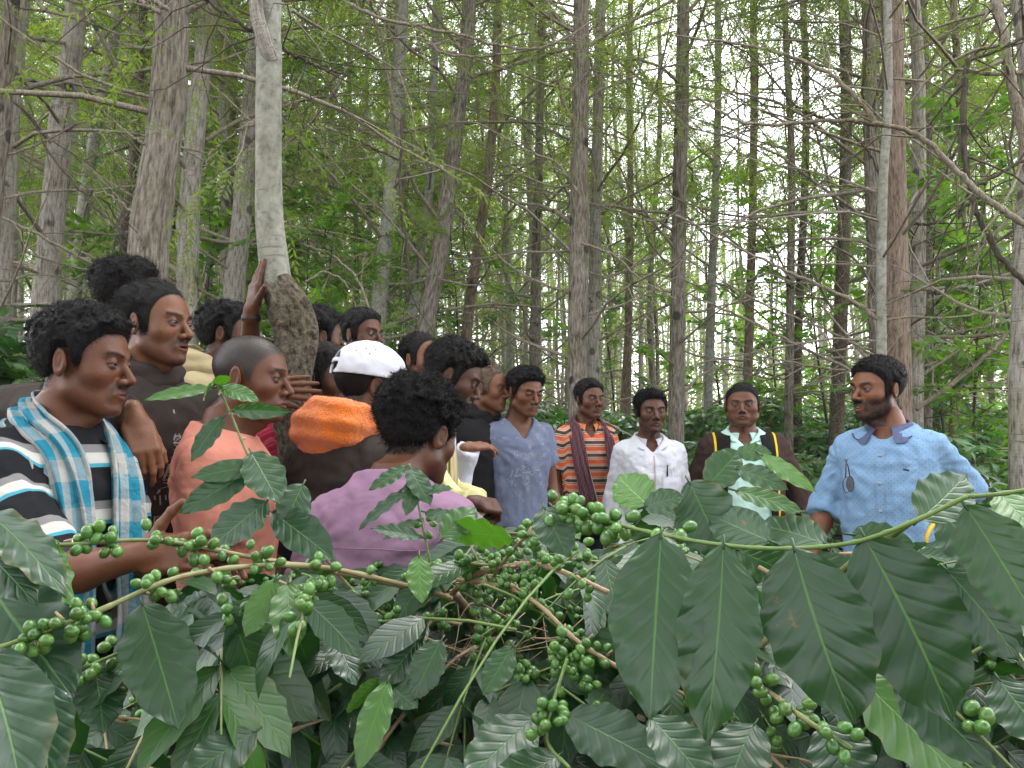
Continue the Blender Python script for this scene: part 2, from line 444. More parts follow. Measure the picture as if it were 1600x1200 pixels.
class Person:
    def __init__(s, head, yaw, body=None, pitch=0, roll=0, lean=(0, 0), size=1.0, neck=(0, 0, 0), **f):
        s.f = f; s.size = size
        s.H = P(*head); ph = math.radians(yaw + 180)
        s.RH = rotz(ph) @ rotx(math.radians(pitch)) @ roty(math.radians(roll))
        bph = math.radians((yaw if body is None else body) + 180)
        s.RT = rotz(bph) @ rotx(math.radians(-lean[0])) @ roty(math.radians(lean[1]))
        s.N = s.H + s.RH @ A(0, -.030, -.115) * size + s.RT @ A(0, -.010, -.022) * size + np.asarray(neck, float)
        s.wide = f.get('wide', 1.0) * .885; s.deep = f.get('deep', 1.0) * .95; s.belly = f.get('belly', 0.0)
        s.arms = {}; s.res = f.get('res', .0030); f.setdefault('eo', .0041 if s.res < .0026 else .0056)
        s.skin = A(*f.get('skin', (.115, .052, .030))) * A(.92, .76, .58)
        s.hands = {}
    def T(s, *v): return s.N + s.RT @ (A(*v) * s.size)        # torso frame to world
    def Hd(s, *v): return s.H + s.RH @ (A(*v) * s.size)
    def arm(s, side, elbow=None, wrist=None, world=False):
        sx = 1 if side == 'R' else -1
        sh = s.T(sx * .158 * s.wide, -.012, -.078)
        if elbow is None: elbow = (sx * .215 * s.wide, -.035, -.345)
        if wrist is None: wrist = (sx * .235 * s.wide, .055, -.585)
        E = np.asarray(elbow, float) if world else s.T(*elbow)
        Wr = np.asarray(wrist, float) if world else s.T(*wrist)
        s.arms[side] = (sh, E, Wr)
    def hand(s, side, fdir=None, back=None, curl=(.35, .4, .45, .5), spread=.07, thumb=(.75, .3, .35)):
        sh, E, Wr = s.arms[side]
        y = nrm(Wr - E if fdir is None else np.asarray(fdir, float))
        sx = 1 if side == 'R' else -1
        b = s.RT @ A(sx, 0, 0) if back is None else np.asarray(back, float)
        z = nrm(b - y * (b @ y)); x = np.cross(y, z)          # right-handed frame
        # thumb side: for a right hand with fingers up and the back towards the viewer the thumb points left
        Rm = np.stack([x, y, z], 1); sd = -1 if side == 'R' else 1
        s.hands[side] = (Wr, Rm, sd, hand_parts(curl, spread, thumb))
    # ---- the whole naked body as one field
    def field(s, p, which=('head', 'torso', 'arms', 'hands', 'legs')):
        d = np.full(p.shape[:-1], 9.0, np.float32); z = s.size
        if 'head' in which:
            q = ((p - s.H.astype(np.float32)) @ s.RH.astype(np.float32)) / z
            d = head_sdf(q, s.f) * z
            nk = s_cone(p, s.Hd(0, -.020, -.050), s.T(0, -.006, -.02), .052 * z * s.f.get('nw', 1), .056 * z * s.f.get('nw', 1))
            d = smin(d, nk, .022)
            d = smin(d, s_cone(p, s.Hd(0, .035, -.125), s.T(0, .03, -.01), .010, .014), .03)
        if 'torso' in which:
            q = ((p - s.N.astype(np.float32)) @ s.RT.astype(np.float32)) / z
            d = smin(d, torso_sdf(q, s.wide * .96, s.deep * .94, -.006, s.belly) * z, .03)
        if 'arms' in which:
            for sh, E, Wr in s.arms.values():
                d = smin(d, s_cone(p, sh, E, .048 * z, .037 * z), .03)
                fm = E + (Wr - E) * .3
                a = smin(s_cone(p, E, fm, .035 * z, .0375 * z), s_cone(p, fm, Wr, .0375 * z, .0245 * z), .02)
                d = smin(d, a, .015)
        if 'hands' in which:
            for Wr, Rm, sd, parts in s.hands.values():
                q = ((p - Wr.astype(np.float32)) @ Rm.astype(np.float32)) / z
                d = smin(d, hand_sdf(q / .93, sd, parts) * z * .93, .012)
        if 'legs' in which:
            for hip, kn, an, toe in s.legs():
                d = smin(d, s_cone(p, hip, kn, .078 * z, .052 * z), .04)
                d = smin(d, s_cone(p, kn, an, .05 * z, .034 * z), .03)
                d = smin(d, s_cone(p, an + A(0, 0, -.03), toe, .034, .026), .03)
        return d
    def legs(s):
        out = []; f2 = s.RT @ A(0, 1, 0); f2[2] = 0; f2 = nrm(f2); r2 = A(f2[1], -f2[0], 0)
        for sx in (-1, 1):
            hip = s.T(sx * .088, 0, -.60); x, y = (hip + r2 * sx * .03)[:2]
            g = float(gz(x, y)); an = A(x, y, g + .085); kn = (hip + an) / 2 + f2 * .03
            out.append((hip, kn, an, A(x, y, g + .03) + f2 * .15 + r2 * sx * .02))
        return out
    def skin_color(s, V):
        q = ((V - s.H) @ s.RH) / s.size; x, y, z = np.abs(q[:, 0]), q[:, 1], q[:, 2]
        c = np.tile(s.skin, (len(V), 1)); f = s.f
        infr = (np.linalg.norm(q, axis=1) < .17)
        g = vnoise(V, .03)[:, None] * .13 + vnoise(V, .011, 5)[:, None] * .07; c = c * (1 + g)
        def blend(mask, col, k):
            nonlocal c
            w = (np.clip(mask, 0, 1) * k * infr)[:, None]; c = c * (1 - w) + A(*col) * w
        # warmer nose, ears and cheeks; darker eye sockets
        blend(sstep(.03, .0, np.hypot(x - .04, z + .03)) * (y > .03), s.skin * A(1.18, 1.05, 1.0), .6)
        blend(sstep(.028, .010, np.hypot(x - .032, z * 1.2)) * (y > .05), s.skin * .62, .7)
        lip = sstep(.0075, .0045, np.abs(z + .068 + f.get('mouth', 0) * .4) - f.get('mouth', 0) * .7) * sstep(.025, .020, x) * (y > .08)
        blend(lip, s.skin * A(1.0, .72, .78) * f.get('lipd', .85), .8)
        ez = (z + .0012 + f.get('down', 0) * .0035) / (f.get('eo', .004) - f.get('down', 0) * .002 + .0012); ex = (x / f.get('hw', 1.0) - .0315) / .0150
        rim = ex * ex + ez * ez; blend(np.exp(-((rim - 1.0) / .55) ** 2) * (z > -.003 - f.get('down', 0) * .0035) * (y > .05), (.010, .007, .006), .75)
        # beard shadow
        B = f.get('beard', .35)
        bd = sstep(-.030, -.055, z - (.055 - y).clip(0, 1) * .55) * sstep(-.018, .01, y) * (z > -.14)
        mus = sstep(.020, .012, np.abs(z + .052) * 1.3) * sstep(.034, .024, x) * (y > .075) * (z > -.0605) * (z < -.044)
        bd = bd * (1 - sstep(.026, .018, x) * (z < -.055) * (z > -.084) * (y > .06))
        blend(bd, (.018, .014, .013), B); blend(mus, (.014, .011, .011), f.get('mus', .6) * .55)
        brow = sstep(.0055, .0025, np.abs(z - .0160 - .005 * np.sin(np.clip((x - .01) / .045, 0, 1) * 2.6))) * sstep(.008, .013, x) * sstep(.054, .046, x) * (y > .045)
        blend(brow, (.012, .010, .010), .55)
        blend(sstep(-.013, .001, s.hairline(q)), (.016, .013, .012), .7)
        if f.get('shaved'):
            blend(sstep(-.012, .016, s.hairline(q)), (.024, .019, .017), .85)
        return np.concatenate([c, np.ones((len(c), 1))], 1)
    def hairline(s, q):
        x, y, z = np.abs(q[..., 0]), q[..., 1], q[..., 2]; f = s.f
        up = f.get('recede', 0.0)
        ys = A(-.2, -.10, -.075, -.050, -.034, -.028, -.010, .006, .014, .026, .034, .048, .062, .08, .2)
        nape = f.get('nape', -.070)
        zs = A(nape, nape, nape, nape * .85, nape * .5, .012, .026, .024, f.get('burn', -.030), f.get('burn', -.030), .024, .046 + up * .6, .062 + up, .070 + up, .08 + up)
        return z - np.interp(y, ys, zs) - up * .35 * sstep(.02, .05, x) * sstep(.02, .05, y)
    def scalp(s, q): return sstep(-.004, .006, s.hairline(q))
    # ---- meshes
    def build(s, label, group='men gathered round the coffee bushes'):
        s.legs_ = s.legs(); g0 = (s.legs_[0][2] + s.legs_[1][2]) / 2
        s.root = empty('person', (g0[0], g0[1], g0[2] - .085), label, 'person', group)
        mb = MB(); z = s.size
        def add(lo, hi, res, which, keep=None):
            V, Q = surface(lambda p: s.field(p, which), lo, hi, res)
            if keep is not None:
                k = keep(V); Q = Q[k[Q].all(1)]
            mb.add(V, Q, Col=s.skin_color(V)); return V, Q
        r = .15 * z
        s.headV, s.headQ = add(s.H - A(r * .95, r * .95, .19 * z), s.H + A(r * .95, r * .95, .125 * z), s.res, ('head', 'torso'))
        cut = s.H[2] - .182 * z
        pts = [s.T(.2, .1, 0), s.T(-.2, -.1, -.6)] + [s.T(a, b, c) for a in (-.2, .2) for b in (-.16, .16) for c in (0, -.6)]
        for a in s.arms.values(): pts += list(a)
        pts = np.array(pts); lo = pts.min(0) - .06; hi = pts.max(0) + .06; hi[2] = max(hi[2] if len(s.arms) else cut, cut)
        def keep(V):
            k = ~((V[:, 2] > cut) & (np.linalg.norm(V[:, :2] - s.H[:2], axis=1) < .14))
            for Wr, Rm, sd, parts in s.hands.values():
                q = (V - Wr) @ Rm / z; k &= ~((q[:, 1] > -.004) & (np.linalg.norm(q, axis=1) < .22))
            return k
        add(lo, hi, .009, ('head', 'torso', 'arms', 'hands') if s.arms else ('head', 'torso'), keep)
        for sh, E, Wr in list(s.arms.values()):
            pass
        for side, (Wr, Rm, sd, parts) in s.hands.items():
            c = Wr + Rm @ A(0, .09, 0) * z
            add(c - .125 * z, c + .125 * z, s.f.get('hres', .0032), ('arms', 'hands'), lambda V: ((V - Wr) @ Rm)[:, 1] > -.030)
        L = np.array([v for l in s.legs_ for v in l]); lo = L.min(0) - .1; hi = L.max(0) + .1; hi[2] = s.legs_[0][0][2]
        add(lo, hi, .016, ('legs',))
        mb.build('body', M['skin'], s.root)
        s.eyes(); return s
    def eyes(s):
        gz_ = s.f.get('gaze', (0, 0))
        n, k = 14, 20
        for sx in (-1, 1):
            mb = MB(); c = s.Hd(sx * .0315 * s.f.get('hw', 1.0), .0735, 0); Rg = s.RH @ rotz(math.radians(-gz_[0])) @ rotx(math.radians(gz_[1]))
            th = np.concatenate([[0.0, .12, .20, .205, .42, .46, .50], np.linspace(.6, math.pi, n - 7)])
            a = np.arange(k) * 2 * math.pi / k
            V = np.stack([np.sin(th)[:, None] * np.cos(a), np.cos(th)[:, None] * np.ones(k), np.sin(th)[:, None] * np.sin(a)], -1).reshape(-1, 3) * .0126 * s.size
            t = np.repeat(th, k); C = np.where((t < .202)[:, None], A(.003, .003, .003), np.where((t < .50)[:, None], A(.010, .005, .003), A(.13, .10, .085)))
            mb.add(V @ Rg.T + c, grid_faces(k, n, True), Col=np.concatenate([C, np.ones((len(C), 1))], 1))
            mb.build('eye', M['eye'], s.root)
    def hair(s, top=.022, side=.012, front=None, curl=.8, amp=.006, scale=.014, length=.016, count=3500, mat='hair', brush=(0, -.4, .4), seed=1, lift=.7, res=None, width=.0012, beardlen=0.0, mus=0.0):
        g = np.random.default_rng(seed); z = s.size; front = top if front is None else front
        Ri = s.RH.astype(np.float32); H = s.H.astype(np.float32)
        def fn(p):
            q = ((p - H) @ Ri) / z; ax = np.stack([np.abs(q[..., 0]) / s.f.get('hw', 1.0), q[..., 1], q[..., 2]], -1)
            d = s_ell(ax, (0, -.010, .032), (.073, .094, .079))
            d = smin(d, s_ell(ax, (0, .030, -.012), (.062, .056, .080)), .03)
            hl = s.hairline(q); up = sstep(.0, .075, q[..., 2])
            T = side + (top - side) * up; T = T + (front - top) * sstep(.0, .07, q[..., 1]) * up
            nz = vnoise(q + seed, scale) * amp + vnoise(q + seed, scale * .45) * amp * .55 + vnoise(q + seed, scale * 3) * amp * .8
            T = (T + nz * (.35 + up)) * sstep(-.008, .026, hl) ** .8 - .012 * (1 - sstep(-.012, .002, hl))
            return (d - T) * z
        V, Q = surface(fn, s.H - .165 * z, s.H + .165 * z, res or s.res * 1.1)
        q = ((V - s.H) @ s.RH) / z
        mb = MB(); mb.add(V, Q)
        mask = sstep(-.004, .004, s.hairline(q))
        p, n = sample_faces(V, Q, mask, count, g)
        strands(mb, p, n, length * z, width, (s.RH @ A(*brush)), curl, g, 4, lift)
        hq = ((s.headV - s.H) @ s.RH) / z; edge = sstep(-.012, -.004, s.hairline(hq)) * (np.abs(s.hairline(hq)) < .02)
        p, n = sample_faces(s.headV, s.headQ, edge.astype(float), int(count * .22), g)
        strands(mb, p, n, min(length, .012) * z, width * .7, (s.RH @ A(*brush)) * .5, curl * .6, g, 3, .35)
        # brows, moustache and beard grow on the face itself
        q = ((s.headV - s.H) @ s.RH) / z; x = np.abs(q[:, 0]); zz = q[:, 2]; y = q[:, 1]
        brow = sstep(.0045, .0025, np.abs(zz - .0160 - .005 * np.sin(np.clip((x - .01) / .045, 0, 1) * 2.6))) * (x > .010) * (x < .050) * (y > .045)
        p, n = sample_faces(s.headV, s.headQ, brow.astype(float), 500, g)
        fl = (s.RH @ (A(1, 0, .25)))[None] * np.sign((p - s.H) @ s.RH[:, 0])[:, None]
        strands(mb, p, n, .0055 * z, .0007, fl, .1, g, 2, .35)
        if mus > 0:
            mk = sstep(.034, .024, x) * (y > .07) * (zz > -.0615) * (zz < -.046)
            p, n = sample_faces(s.headV, s.headQ, mk.astype(float), int(500 * mus), g)
            strands(mb, p, n, .0065 * z, .0008, (s.RH @ A(0, .1, -.8)), .2, g, 2, .45)
        if beardlen > 0:
            bd = sstep(-.030, -.050, zz - (.055 - y).clip(0, 1) * .55) * (y > -.005) * (zz > -.135)
            bd = bd * (1 - (x < .023) * (zz < -.054) * (zz > -.082) * (y > .06))
            p, n = sample_faces(s.headV, s.headQ, bd.astype(float), 5000, g)
            strands(mb, p, n, beardlen * z, .0010, (s.RH @ A(0, .1, -.8)), .5, g, 2, .6)
        o = mb.build('hair', M[mat], s.root); return o
    # ---- clothes
    def st(s, V):
        """cloth coordinates: x across, y = how far down the body or along a sleeve, z = 1 on the sleeves"""
        q = ((V - s.N) @ s.RT) / s.size
        o = np.stack([q[:, 0], -q[:, 2], q[:, 1]], 1); 
        for side, (sh, E, Wr) in s.arms.items():
            u = s.T(0, 0, -.072) - sh; L1 = np.linalg.norm(E - sh)
            t = ((V - sh) @ (E - sh)) / L1 ** 2
            L2 = np.linalg.norm(Wr - E); t2 = ((V - E) @ (Wr - E)) / L2 ** 2
            d1 = np.linalg.norm(V - (sh + np.clip(t, 0, 1)[:, None] * (E - sh)), axis=1)
            d2 = np.linalg.norm(V - (E + np.clip(t2, 0, 1)[:, None] * (Wr - E)), axis=1)
            sx = 1 if side == 'R' else -1
            w1 = sstep(.100, .070, np.minimum(d1, d2)) * np.maximum(sstep(.125 * s.wide, .185 * s.wide, sx * q[:, 0]), sstep(.25, .5, t))
            al = np.where(d2 < d1, L1 + t2 * L2, t * L1) + .06
            w = w1.astype(float)
            o[:, 1] = o[:, 1] * (1 - w) + al * w
        return o
    def garment(s, name, mat, infl=.010, sleeve=.6, hem=-.62, neckr=.062, neckz=.0, v=0.0, open_=0.0, wr=.004, wscale=.05, loose=0.0, extra=None, res=None, label=None, sides=('L', 'R'), cut=None, high=0.0, sleeve_r=0.0, top=.012):
        z = s.size
        axes = []
        for side in sides:
            if side in s.arms and sleeve > 0:
                sh, E, Wr = s.arms[side]
                if sleeve <= 1: e1 = sh + (E - sh) * sleeve; segs = [(sh, e1, .050, .047 + sleeve_r)]
                else: e2 = E + (Wr - E) * (sleeve - 1); segs = [(sh, E, .050, .044), (E, e2, .045, .034 + sleeve_r)]
                axes.append(segs)
        N32 = s.N.astype(np.float32); R32 = s.RT.astype(np.float32)
        def fn(p):
            q = ((p - N32) @ R32) / z
            d = torso_sdf(q, s.wide, s.deep, infl + loose * .5, s.belly, hem - .05) * z
            if high > 0: d = smin(d, s_cone(p, s.T(0, -.015, -.02), s.T(0, -.01, high), (.066) * z, .060 * z), .02)
            for segs in axes:
                for a, b, ra, rb in segs:
                    c = s_cone(p, a, b, (ra + infl * .5) * z, (rb + infl * .6 + loose * .3) * z)
                    a_, b_ = segs[-1][0], segs[-1][1]; u = nrm(b_ - a_)
                    if a is a_: c = np.maximum(c, (p - b_.astype(np.float32)) @ u.astype(np.float32) - .001)
                    d = smin(d, c, .035)
            nz = vnoise(q * A(1, 1, .6), wscale) + .6 * vnoise(q + 7, wscale * .5)
            rg = 1 - np.abs(vnoise(q * A(1.6, 1, .55) + 3, wscale * 1.3)) * 2
            # folds radiating from the armpits
            ap = 0
            for sx in (-1, 1):
                dx = sx * q[..., 0] - .15; dz = q[..., 2] + .14; rr = np.sqrt(dx * dx + dz * dz)
                ap = ap + np.sin(np.arctan2(dz, -dx) * 13 + rr * 12) * np.exp(-((rr - .10) / .07) ** 2)
            d = d - wr * z * (nz + .7 * rg + .4 * ap)
            d = smax(d, (q[..., 2] - top - .25 * q[..., 1] * -1) * z, .008)
            # neck opening, front opening, hem
            d = smax(d, -s_cone(p, s.T(0, -.012, neckz - .03), s.Hd(0, -.03, -.02), neckr * z, neckr * z * 1.05), .006) if neckr > 0 else d
            if v > 0:
                w = (neckr * 1.0) * np.clip(1 + (q[..., 2] - neckz + .01) / v, 0, 1)
                vv = np.maximum(np.maximum(np.abs(q[..., 0]) - w, -(q[..., 1])), np.maximum(-(q[..., 2] + v), q[..., 2] - .12))
                d = np.maximum(d, -vv * z)
            if open_ > 0:
                w = open_ * (.75 + .5 * np.clip(-q[..., 2] / .5, 0, 1))
                d = np.maximum(d, -np.maximum(np.abs(q[..., 0]) - w, -q[..., 1]) * z)
            d = np.maximum(d, (hem + .012 * np.sin(q[..., 0] * 20) - q[..., 2]) * z)
            if extra is not None: d = extra(p, q, d)
            return d
        pts = [s.T(a, b, c) for a in (-.22 * s.wide, .22 * s.wide) for b in (-.17, .17 + s.belly) for c in (.06 + high, hem)]
        for segs in axes:
            for a, b, *_ in segs: pts += [a, b]
        pts = np.array(pts)
        V, Q = surface(fn, pts.min(0) - .075, pts.max(0) + .075, res or s.f.get('cres', .007))
        if cut is not None: Q = Q[cut(V)[Q].all(1)]
        mb = MB(); mb.add(V, Q, st=s.st(V)); o = mb.build(name, M[mat], s.root)
        s.bvh = BVHTree.FromPolygons([tuple(x) for x in V], [tuple(int(i) for i in f) for f in Q])
        if label: o['label'] = label
        return o
    def trousers(s, mat='trousers'):
        z = s.size; Lg = s.legs()
        def fn(p):
            q = ((p - s.N.astype(np.float32)) @ s.RT.astype(np.float32)) / z
            d = torso_sdf(q, s.wide, s.deep, .006, s.belly, -.66) * z; d = np.maximum(d, (q[..., 2] + .52) * z)
            for hip, kn, an, toe in Lg:
                d = smin(d, s_cone(p, hip, kn, .095 * z, .072 * z), .04); d = smin(d, s_cone(p, kn, an + A(0, 0, .02), .072 * z, .062 * z), .03)
            return np.maximum(d - .006 * vnoise(p, .06), Lg[0][2][2] - .03 - p[..., 2])
        pts = np.array([v for l in Lg for v in l[:3]] + [s.T(a, b, -.5) for a in (-.2, .2) for b in (-.15, .15 + s.belly)])
        V, Q = surface(fn, pts.min(0) - .11, pts.max(0) + .11, .016)
        mb = MB(); mb.add(V, Q, st=s.st(V)); mb.build('trousers', M[mat], s.root)
    def collar(s, mat, r=.0635, h=.034, fall=.040, gap=.30, point=.030, name='collar', zoff=-.010, flare=.0):
        """folded shirt collar: a stand round the neck and a fall laid on the shoulders, with two points at the front"""
        n = 56; a = np.linspace(gap, 2 * math.pi - gap, n)     # 0 = front
        x = np.sin(a); y = np.cos(a); ff = np.minimum(a, 2 * math.pi - a) - gap
        fr = np.exp(-(ff / .38) ** 2)
        rows = []
        for (k, hh, rr) in [(0, 0, -.001), (0, .5, .0), (0, 1.0, .002), (0, 1.12, .006), (.25, .9, .011), (.6, 0, 0), (1.0, 0, 0)]:
            rad = r + rr + k * (fall + point * fr) * .9
            zz = zoff + h * hh - .036 * (1 + y) / 2 - k * .03
            sp = 1 + k * .25 * fr
            rows.append(np.stack([x * rad * sp, y * rad * .96 - .014, zz + 0 * a], -1))
        V = np.array(rows)
        V = np.array([[s.T(*v) for v in row] for row in V]); ax = s.T(0, -.014, -.06)
        for ri, off in ((5, .013), (6, .0085)):
            for i in range(n):
                loc, nn, _, _ = s.bvh.find_nearest(Vector(V[ri, i])); loc = np.array(loc); nn = np.array(nn)
                if nn @ (loc - ax) < 0: nn = -nn
                V[ri, i] = loc + nn * off
        V = V.reshape(-1, 3); Q = grid_faces(n, 7); N = vnormals(V, Q)
        mb = MB(); mb.add(V, Q, st=s.st(V)); mb.add(V - N * .0018, Q[:, ::-1], st=s.st(V)); return mb.build(name, M[mat], s.root)
    def decal(s, name, pts, faces, mat, at, off=.0012, th=1.0):
        """flat print laid on the garment: pts in metres (right, up) round the chest point at=(x,z)"""
        out = []
        for u, v in pts:
            o = s.T(at[0] + u * -1, .40, at[1] + v); d = s.RT @ A(0, -1, 0)
            hit = s.bvh.ray_cast(Vector(o), Vector(d))
            out.append(np.array(hit[0]) - d * off if hit[0] is not None else s.T(at[0] - u, .12, at[1] + v))
        mb = MB(); V = np.array(out)
        q = [f for f in faces if len(f) == 4]; t = [f for f in faces if len(f) == 3]
        mb.add(V, np.array(q) if q else None, np.array(t) if t else None, Col=(1, 1, 1, 1)); return mb.build(name, M[mat], s.root, smooth=False)
    def text(s, name, string, size, mat, at):
        c = bpy.data.curves.new('t', 'FONT'); c.body = string; c.size = size; c.align_x = 'CENTER'; c.resolution_u = 2
        o = bpy.data.objects.new('t', c); S.collection.objects.link(o)
        bpy.context.view_layer.update(); me = o.to_mesh()
        pts = [(v.co.x, v.co.y) for v in me.vertices]; fc = [tuple(p.vertices) for p in me.polygons]
        tri = []
        for f in fc:
            if len(f) in (3, 4): tri.append(f)
            else: tri += [(f[0], f[i], f[i + 1]) for i in range(1, len(f) - 1)]
        o.to_mesh_clear(); bpy.data.objects.remove(o)
        return s.decal(name, pts, tri, mat, at)

def ribbon(s_pts, width, normals, folds=3, depth=.012, thick=.006, n=90, m=17, seed=0, pinch=None, gather=None):
    """a length of cloth carried along a path, gathered into folds across; returns V, Q, st"""
    pts = catmull(s_pts, n); nn = catmull(normals, n); t = nrm(np.gradient(pts, axis=0))
    nn = nrm(nn - t * (nn * t).sum(1)[:, None]); b = np.cross(t, nn)
    L = np.concatenate([[0], np.cumsum(np.linalg.norm(np.diff(pts, axis=0), axis=1))])
    w = np.interp(np.linspace(0, 1, n), np.linspace(0, 1, len(width)), width)
    u = np.linspace(-1, 1, m)
    rows = []; st = []
    for i in range(n):
        ph = seed + L[i] * 2.2 + .9 * math.sin(L[i] * 7 + seed)
        h = depth * (np.sin(u * math.pi * folds + ph) + .35 * np.sin(u * math.pi * folds * 2.1 + ph * 1.7)) + depth * 1.3 * (1 - u * u)
        x = u * w[i] / 2 + .004 * np.sin(u * 9 + ph * 2)
        rows.append(pts[i] + x[:, None] * b[i] + h[:, None] * nn[i])
        st.append(np.stack([u, np.full(m, L[i]), np.zeros(m)], 1))
    V = np.array(rows).reshape(-1, 3); Q = grid_faces(m, n); N = vnormals(V, Q); st = np.array(st).reshape(-1, 3)
    V2 = V - N * thick; k = len(V)
    edge = [[i * m, (i + 1) * m, (i + 1) * m + k, i * m + k] for i in range(n - 1)] + [[(i + 1) * m + m - 1, i * m + m - 1, i * m + m - 1 + k, (i + 1) * m + m - 1 + k] for i in range(n - 1)]
    return np.vstack([V, V2]), np.vstack([Q, Q[:, ::-1] + k, edge]), np.vstack([st, st])
# ------------------------------------------------------------------ cloth patterns
def bands(n, l, v, period, stops, shift=0.0):
    f = math_(n, l, 'FRACT', math_(n, l, 'ADD', math_(n, l, 'DIVIDE', v, period), shift)); return ramp(n, l, f, stops, 'CONSTANT')
def sep(n, l, v):
    s = n.new('ShaderNodeSeparateXYZ'); l.new(v, s.inputs[0]); return s.outputs
K_, GR, WH, CY = (.012, .012, .014), (.17, .16, .16), (.42, .41, .38), (.05, .24, .31)
def f_polo(n, l, v): return bands(n, l, sep(n, l, v)[1], .118, [(0, K_), (.52, GR), (.67, WH), (.86, CY), (.93, K_)], .15)
def f_orange(n, l, v):
    o, c, b = (.52, .10, .04), (.42, .31, .24), (.055, .032, .030)
    return bands(n, l, sep(n, l, v)[1], .074, [(0, o), (.26, c), (.34, o), (.38, c), (.48, b), (.72, c), (.80, b), (.84, c), (.93, o)])
def f_gamcha(n, l, v):
    x, y, z = sep(n, l, v); w, b, b2 = (.31, .30, .28), (.015, .15, .22), (.05, .20, .26)
    a = bands(n, l, x, .9, [(0, b), (.30, w), (.5, b2), (.6, b), (.8, w)], .3)
    c = bands(n, l, y, .10, [(0, b), (.45, w), (.92, b2)]); return mix_(n, l, .42, a, c)
def f_maroon(n, l, v):
    x, y, z = sep(n, l, v); m, w, d = (.085, .022, .035), (.38, .27, .27), (.035, .012, .022)
    return bands(n, l, x, .23, [(0, m), (.3, w), (.37, d), (.6, m), (.8, w), (.86, d)])
def f_plaid(n, l, v):
    x, y, z = sep(n, l, v); r = (.26, .012, .035)
    a = bands(n, l, x, .022, [(0, r), (.86, (.42, .10, .13))]); b = bands(n, l, y, .022, [(0, r), (.86, (.42, .10, .13))]); return mix_(n, l, .5, a, b)
def f_dots(n, l, v):
    x, y, z = sep(n, l, v); base = (.175, .285, .43)
    def g(u, w):
        a = math_(n, l, 'SUBTRACT', math_(n, l, 'FRACT', math_(n, l, 'DIVIDE', u, .019)), .5)
        b = math_(n, l, 'SUBTRACT', math_(n, l, 'FRACT', math_(n, l, 'DIVIDE', w, .019)), .5)
        return math_(n, l, 'LESS_THAN', math_(n, l, 'ADD', math_(n, l, 'MULTIPLY', a, a), math_(n, l, 'MULTIPLY', b, b)), .018)
    k = g(math_(n, l, 'ADD', x, y), math_(n, l, 'SUBTRACT', x, y))
    return mix_(n, l, math_(n, l, 'MULTIPLY', k, .45), base, (.035, .06, .16))
def f_jacket(n, l, v):
    x, y, z = sep(n, l, v); ax = math_(n, l, 'ABSOLUTE', x)
    s1 = math_(n, l, 'LESS_THAN', math_(n, l, 'ABSOLUTE', math_(n, l, 'SUBTRACT', ax, .158)), .0055)
    out = math_(n, l, 'GREATER_THAN', ax, .158)
    c = mix_(n, l, out, (.012, .011, .011), (.040, .024, .021)); c = mix_(n, l, s1, c, (.62, .42, .02))
    cf = math_(n, l, 'MULTIPLY', math_(n, l, 'GREATER_THAN', y, .555), out)
    ln = bands(n, l, y, .012, [(0, (.62, .42, .02)), (.5, (.02, .015, .015))]); return mix_(n, l, cf, c, ln)
def f_tee(n, l, v):
    nn = noise(n, l, 22, 6, .7, v)
    return mix_(n, l, ramp(n, l, nn, [(.54, (0, 0, 0)), (.66, (1, 1, 1))]), (.125, .145, .215), (.21, .22, .27))
def f_fleece(n, l, v):
    nn = noise(n, l, 160, 5, .7, v); return mix_(n, l, nn, (.022, .017, .015), (.050, .040, .036))
M['polo'] = cloth('striped_polo_cloth', f_polo); M['orange_polo'] = cloth('orange_striped_cloth', f_orange)
M['gamcha'] = cloth('blue_checked_cotton', f_gamcha, folds=.7, fscale=26, fdist=.008)
M['maroon'] = cloth('maroon_striped_cotton', f_maroon, folds=.5, fscale=22, fdist=.005)
M['plaid'] = cloth('red_plaid_cotton', f_plaid); M['dots'] = cloth('blue_dotted_cotton', f_dots, folds=.6)
M['jacket'] = cloth('black_jacket_cloth', f_jacket); M['tee'] = cloth('faded_blue_jersey', f_tee)
M['fleece'] = cloth('dark_brown_fleece', f_fleece, sheen=0)
M['pink'] = cloth('coral_jersey', base=(.44, .17, .125), fscale=10)
M['purple'] = cloth('mauve_cotton', base=(.235, .135, .205), fscale=8, folds=.7)
M['white'] = cloth('white_cotton', base=(.52, .52, .57), fscale=9, folds=.7, fdist=.014)
M['mint'] = cloth('mint_jersey', base=(.42, .60, .54)); M['mint_dark'] = cloth('green_collar', base=(.22, .45, .40))
M['yellow'] = cloth('pale_yellow_cotton', base=(.58, .53, .27)); M['cream'] = cloth('cream_fleece', base=(.42, .34, .20))
M['black'] = cloth('black_fleece', base=(.014, .013, .014)); M['navy'] = cloth('slate_collar', base=(.085, .095, .17))
M['placket'] = cloth('pinkish_trim', base=(.42, .30, .32)); M['orange_c'] = cloth('orange_collar', base=(.62, .22, .08)); M['trousers'] = cloth('dark_trousers', base=(.035, .037, .05))
M['trousers_brown'] = cloth('brown_trousers', base=(.09, .07, .05))
def terry():
    m, n, l, b = mat_new('orange_terry'); co = objcoord(n)
    nz = noise(n, l, 210, 4, .7, co); big = noise(n, l, 60, 3, .6, co)
    l.new(mix_(n, l, nz, (.52, .085, .0), (.92, .24, .01)), b.inputs['Base Color']); b.inputs['Roughness'].default_value = .95
    b.inputs['Sheen Weight'].default_value = .5; b.inputs['Specular IOR Level'].default_value = .1
    bump(n, l, math_(n, l, 'ADD', nz, big), b, 1.0, .006); return m
M['terry'] = terry()
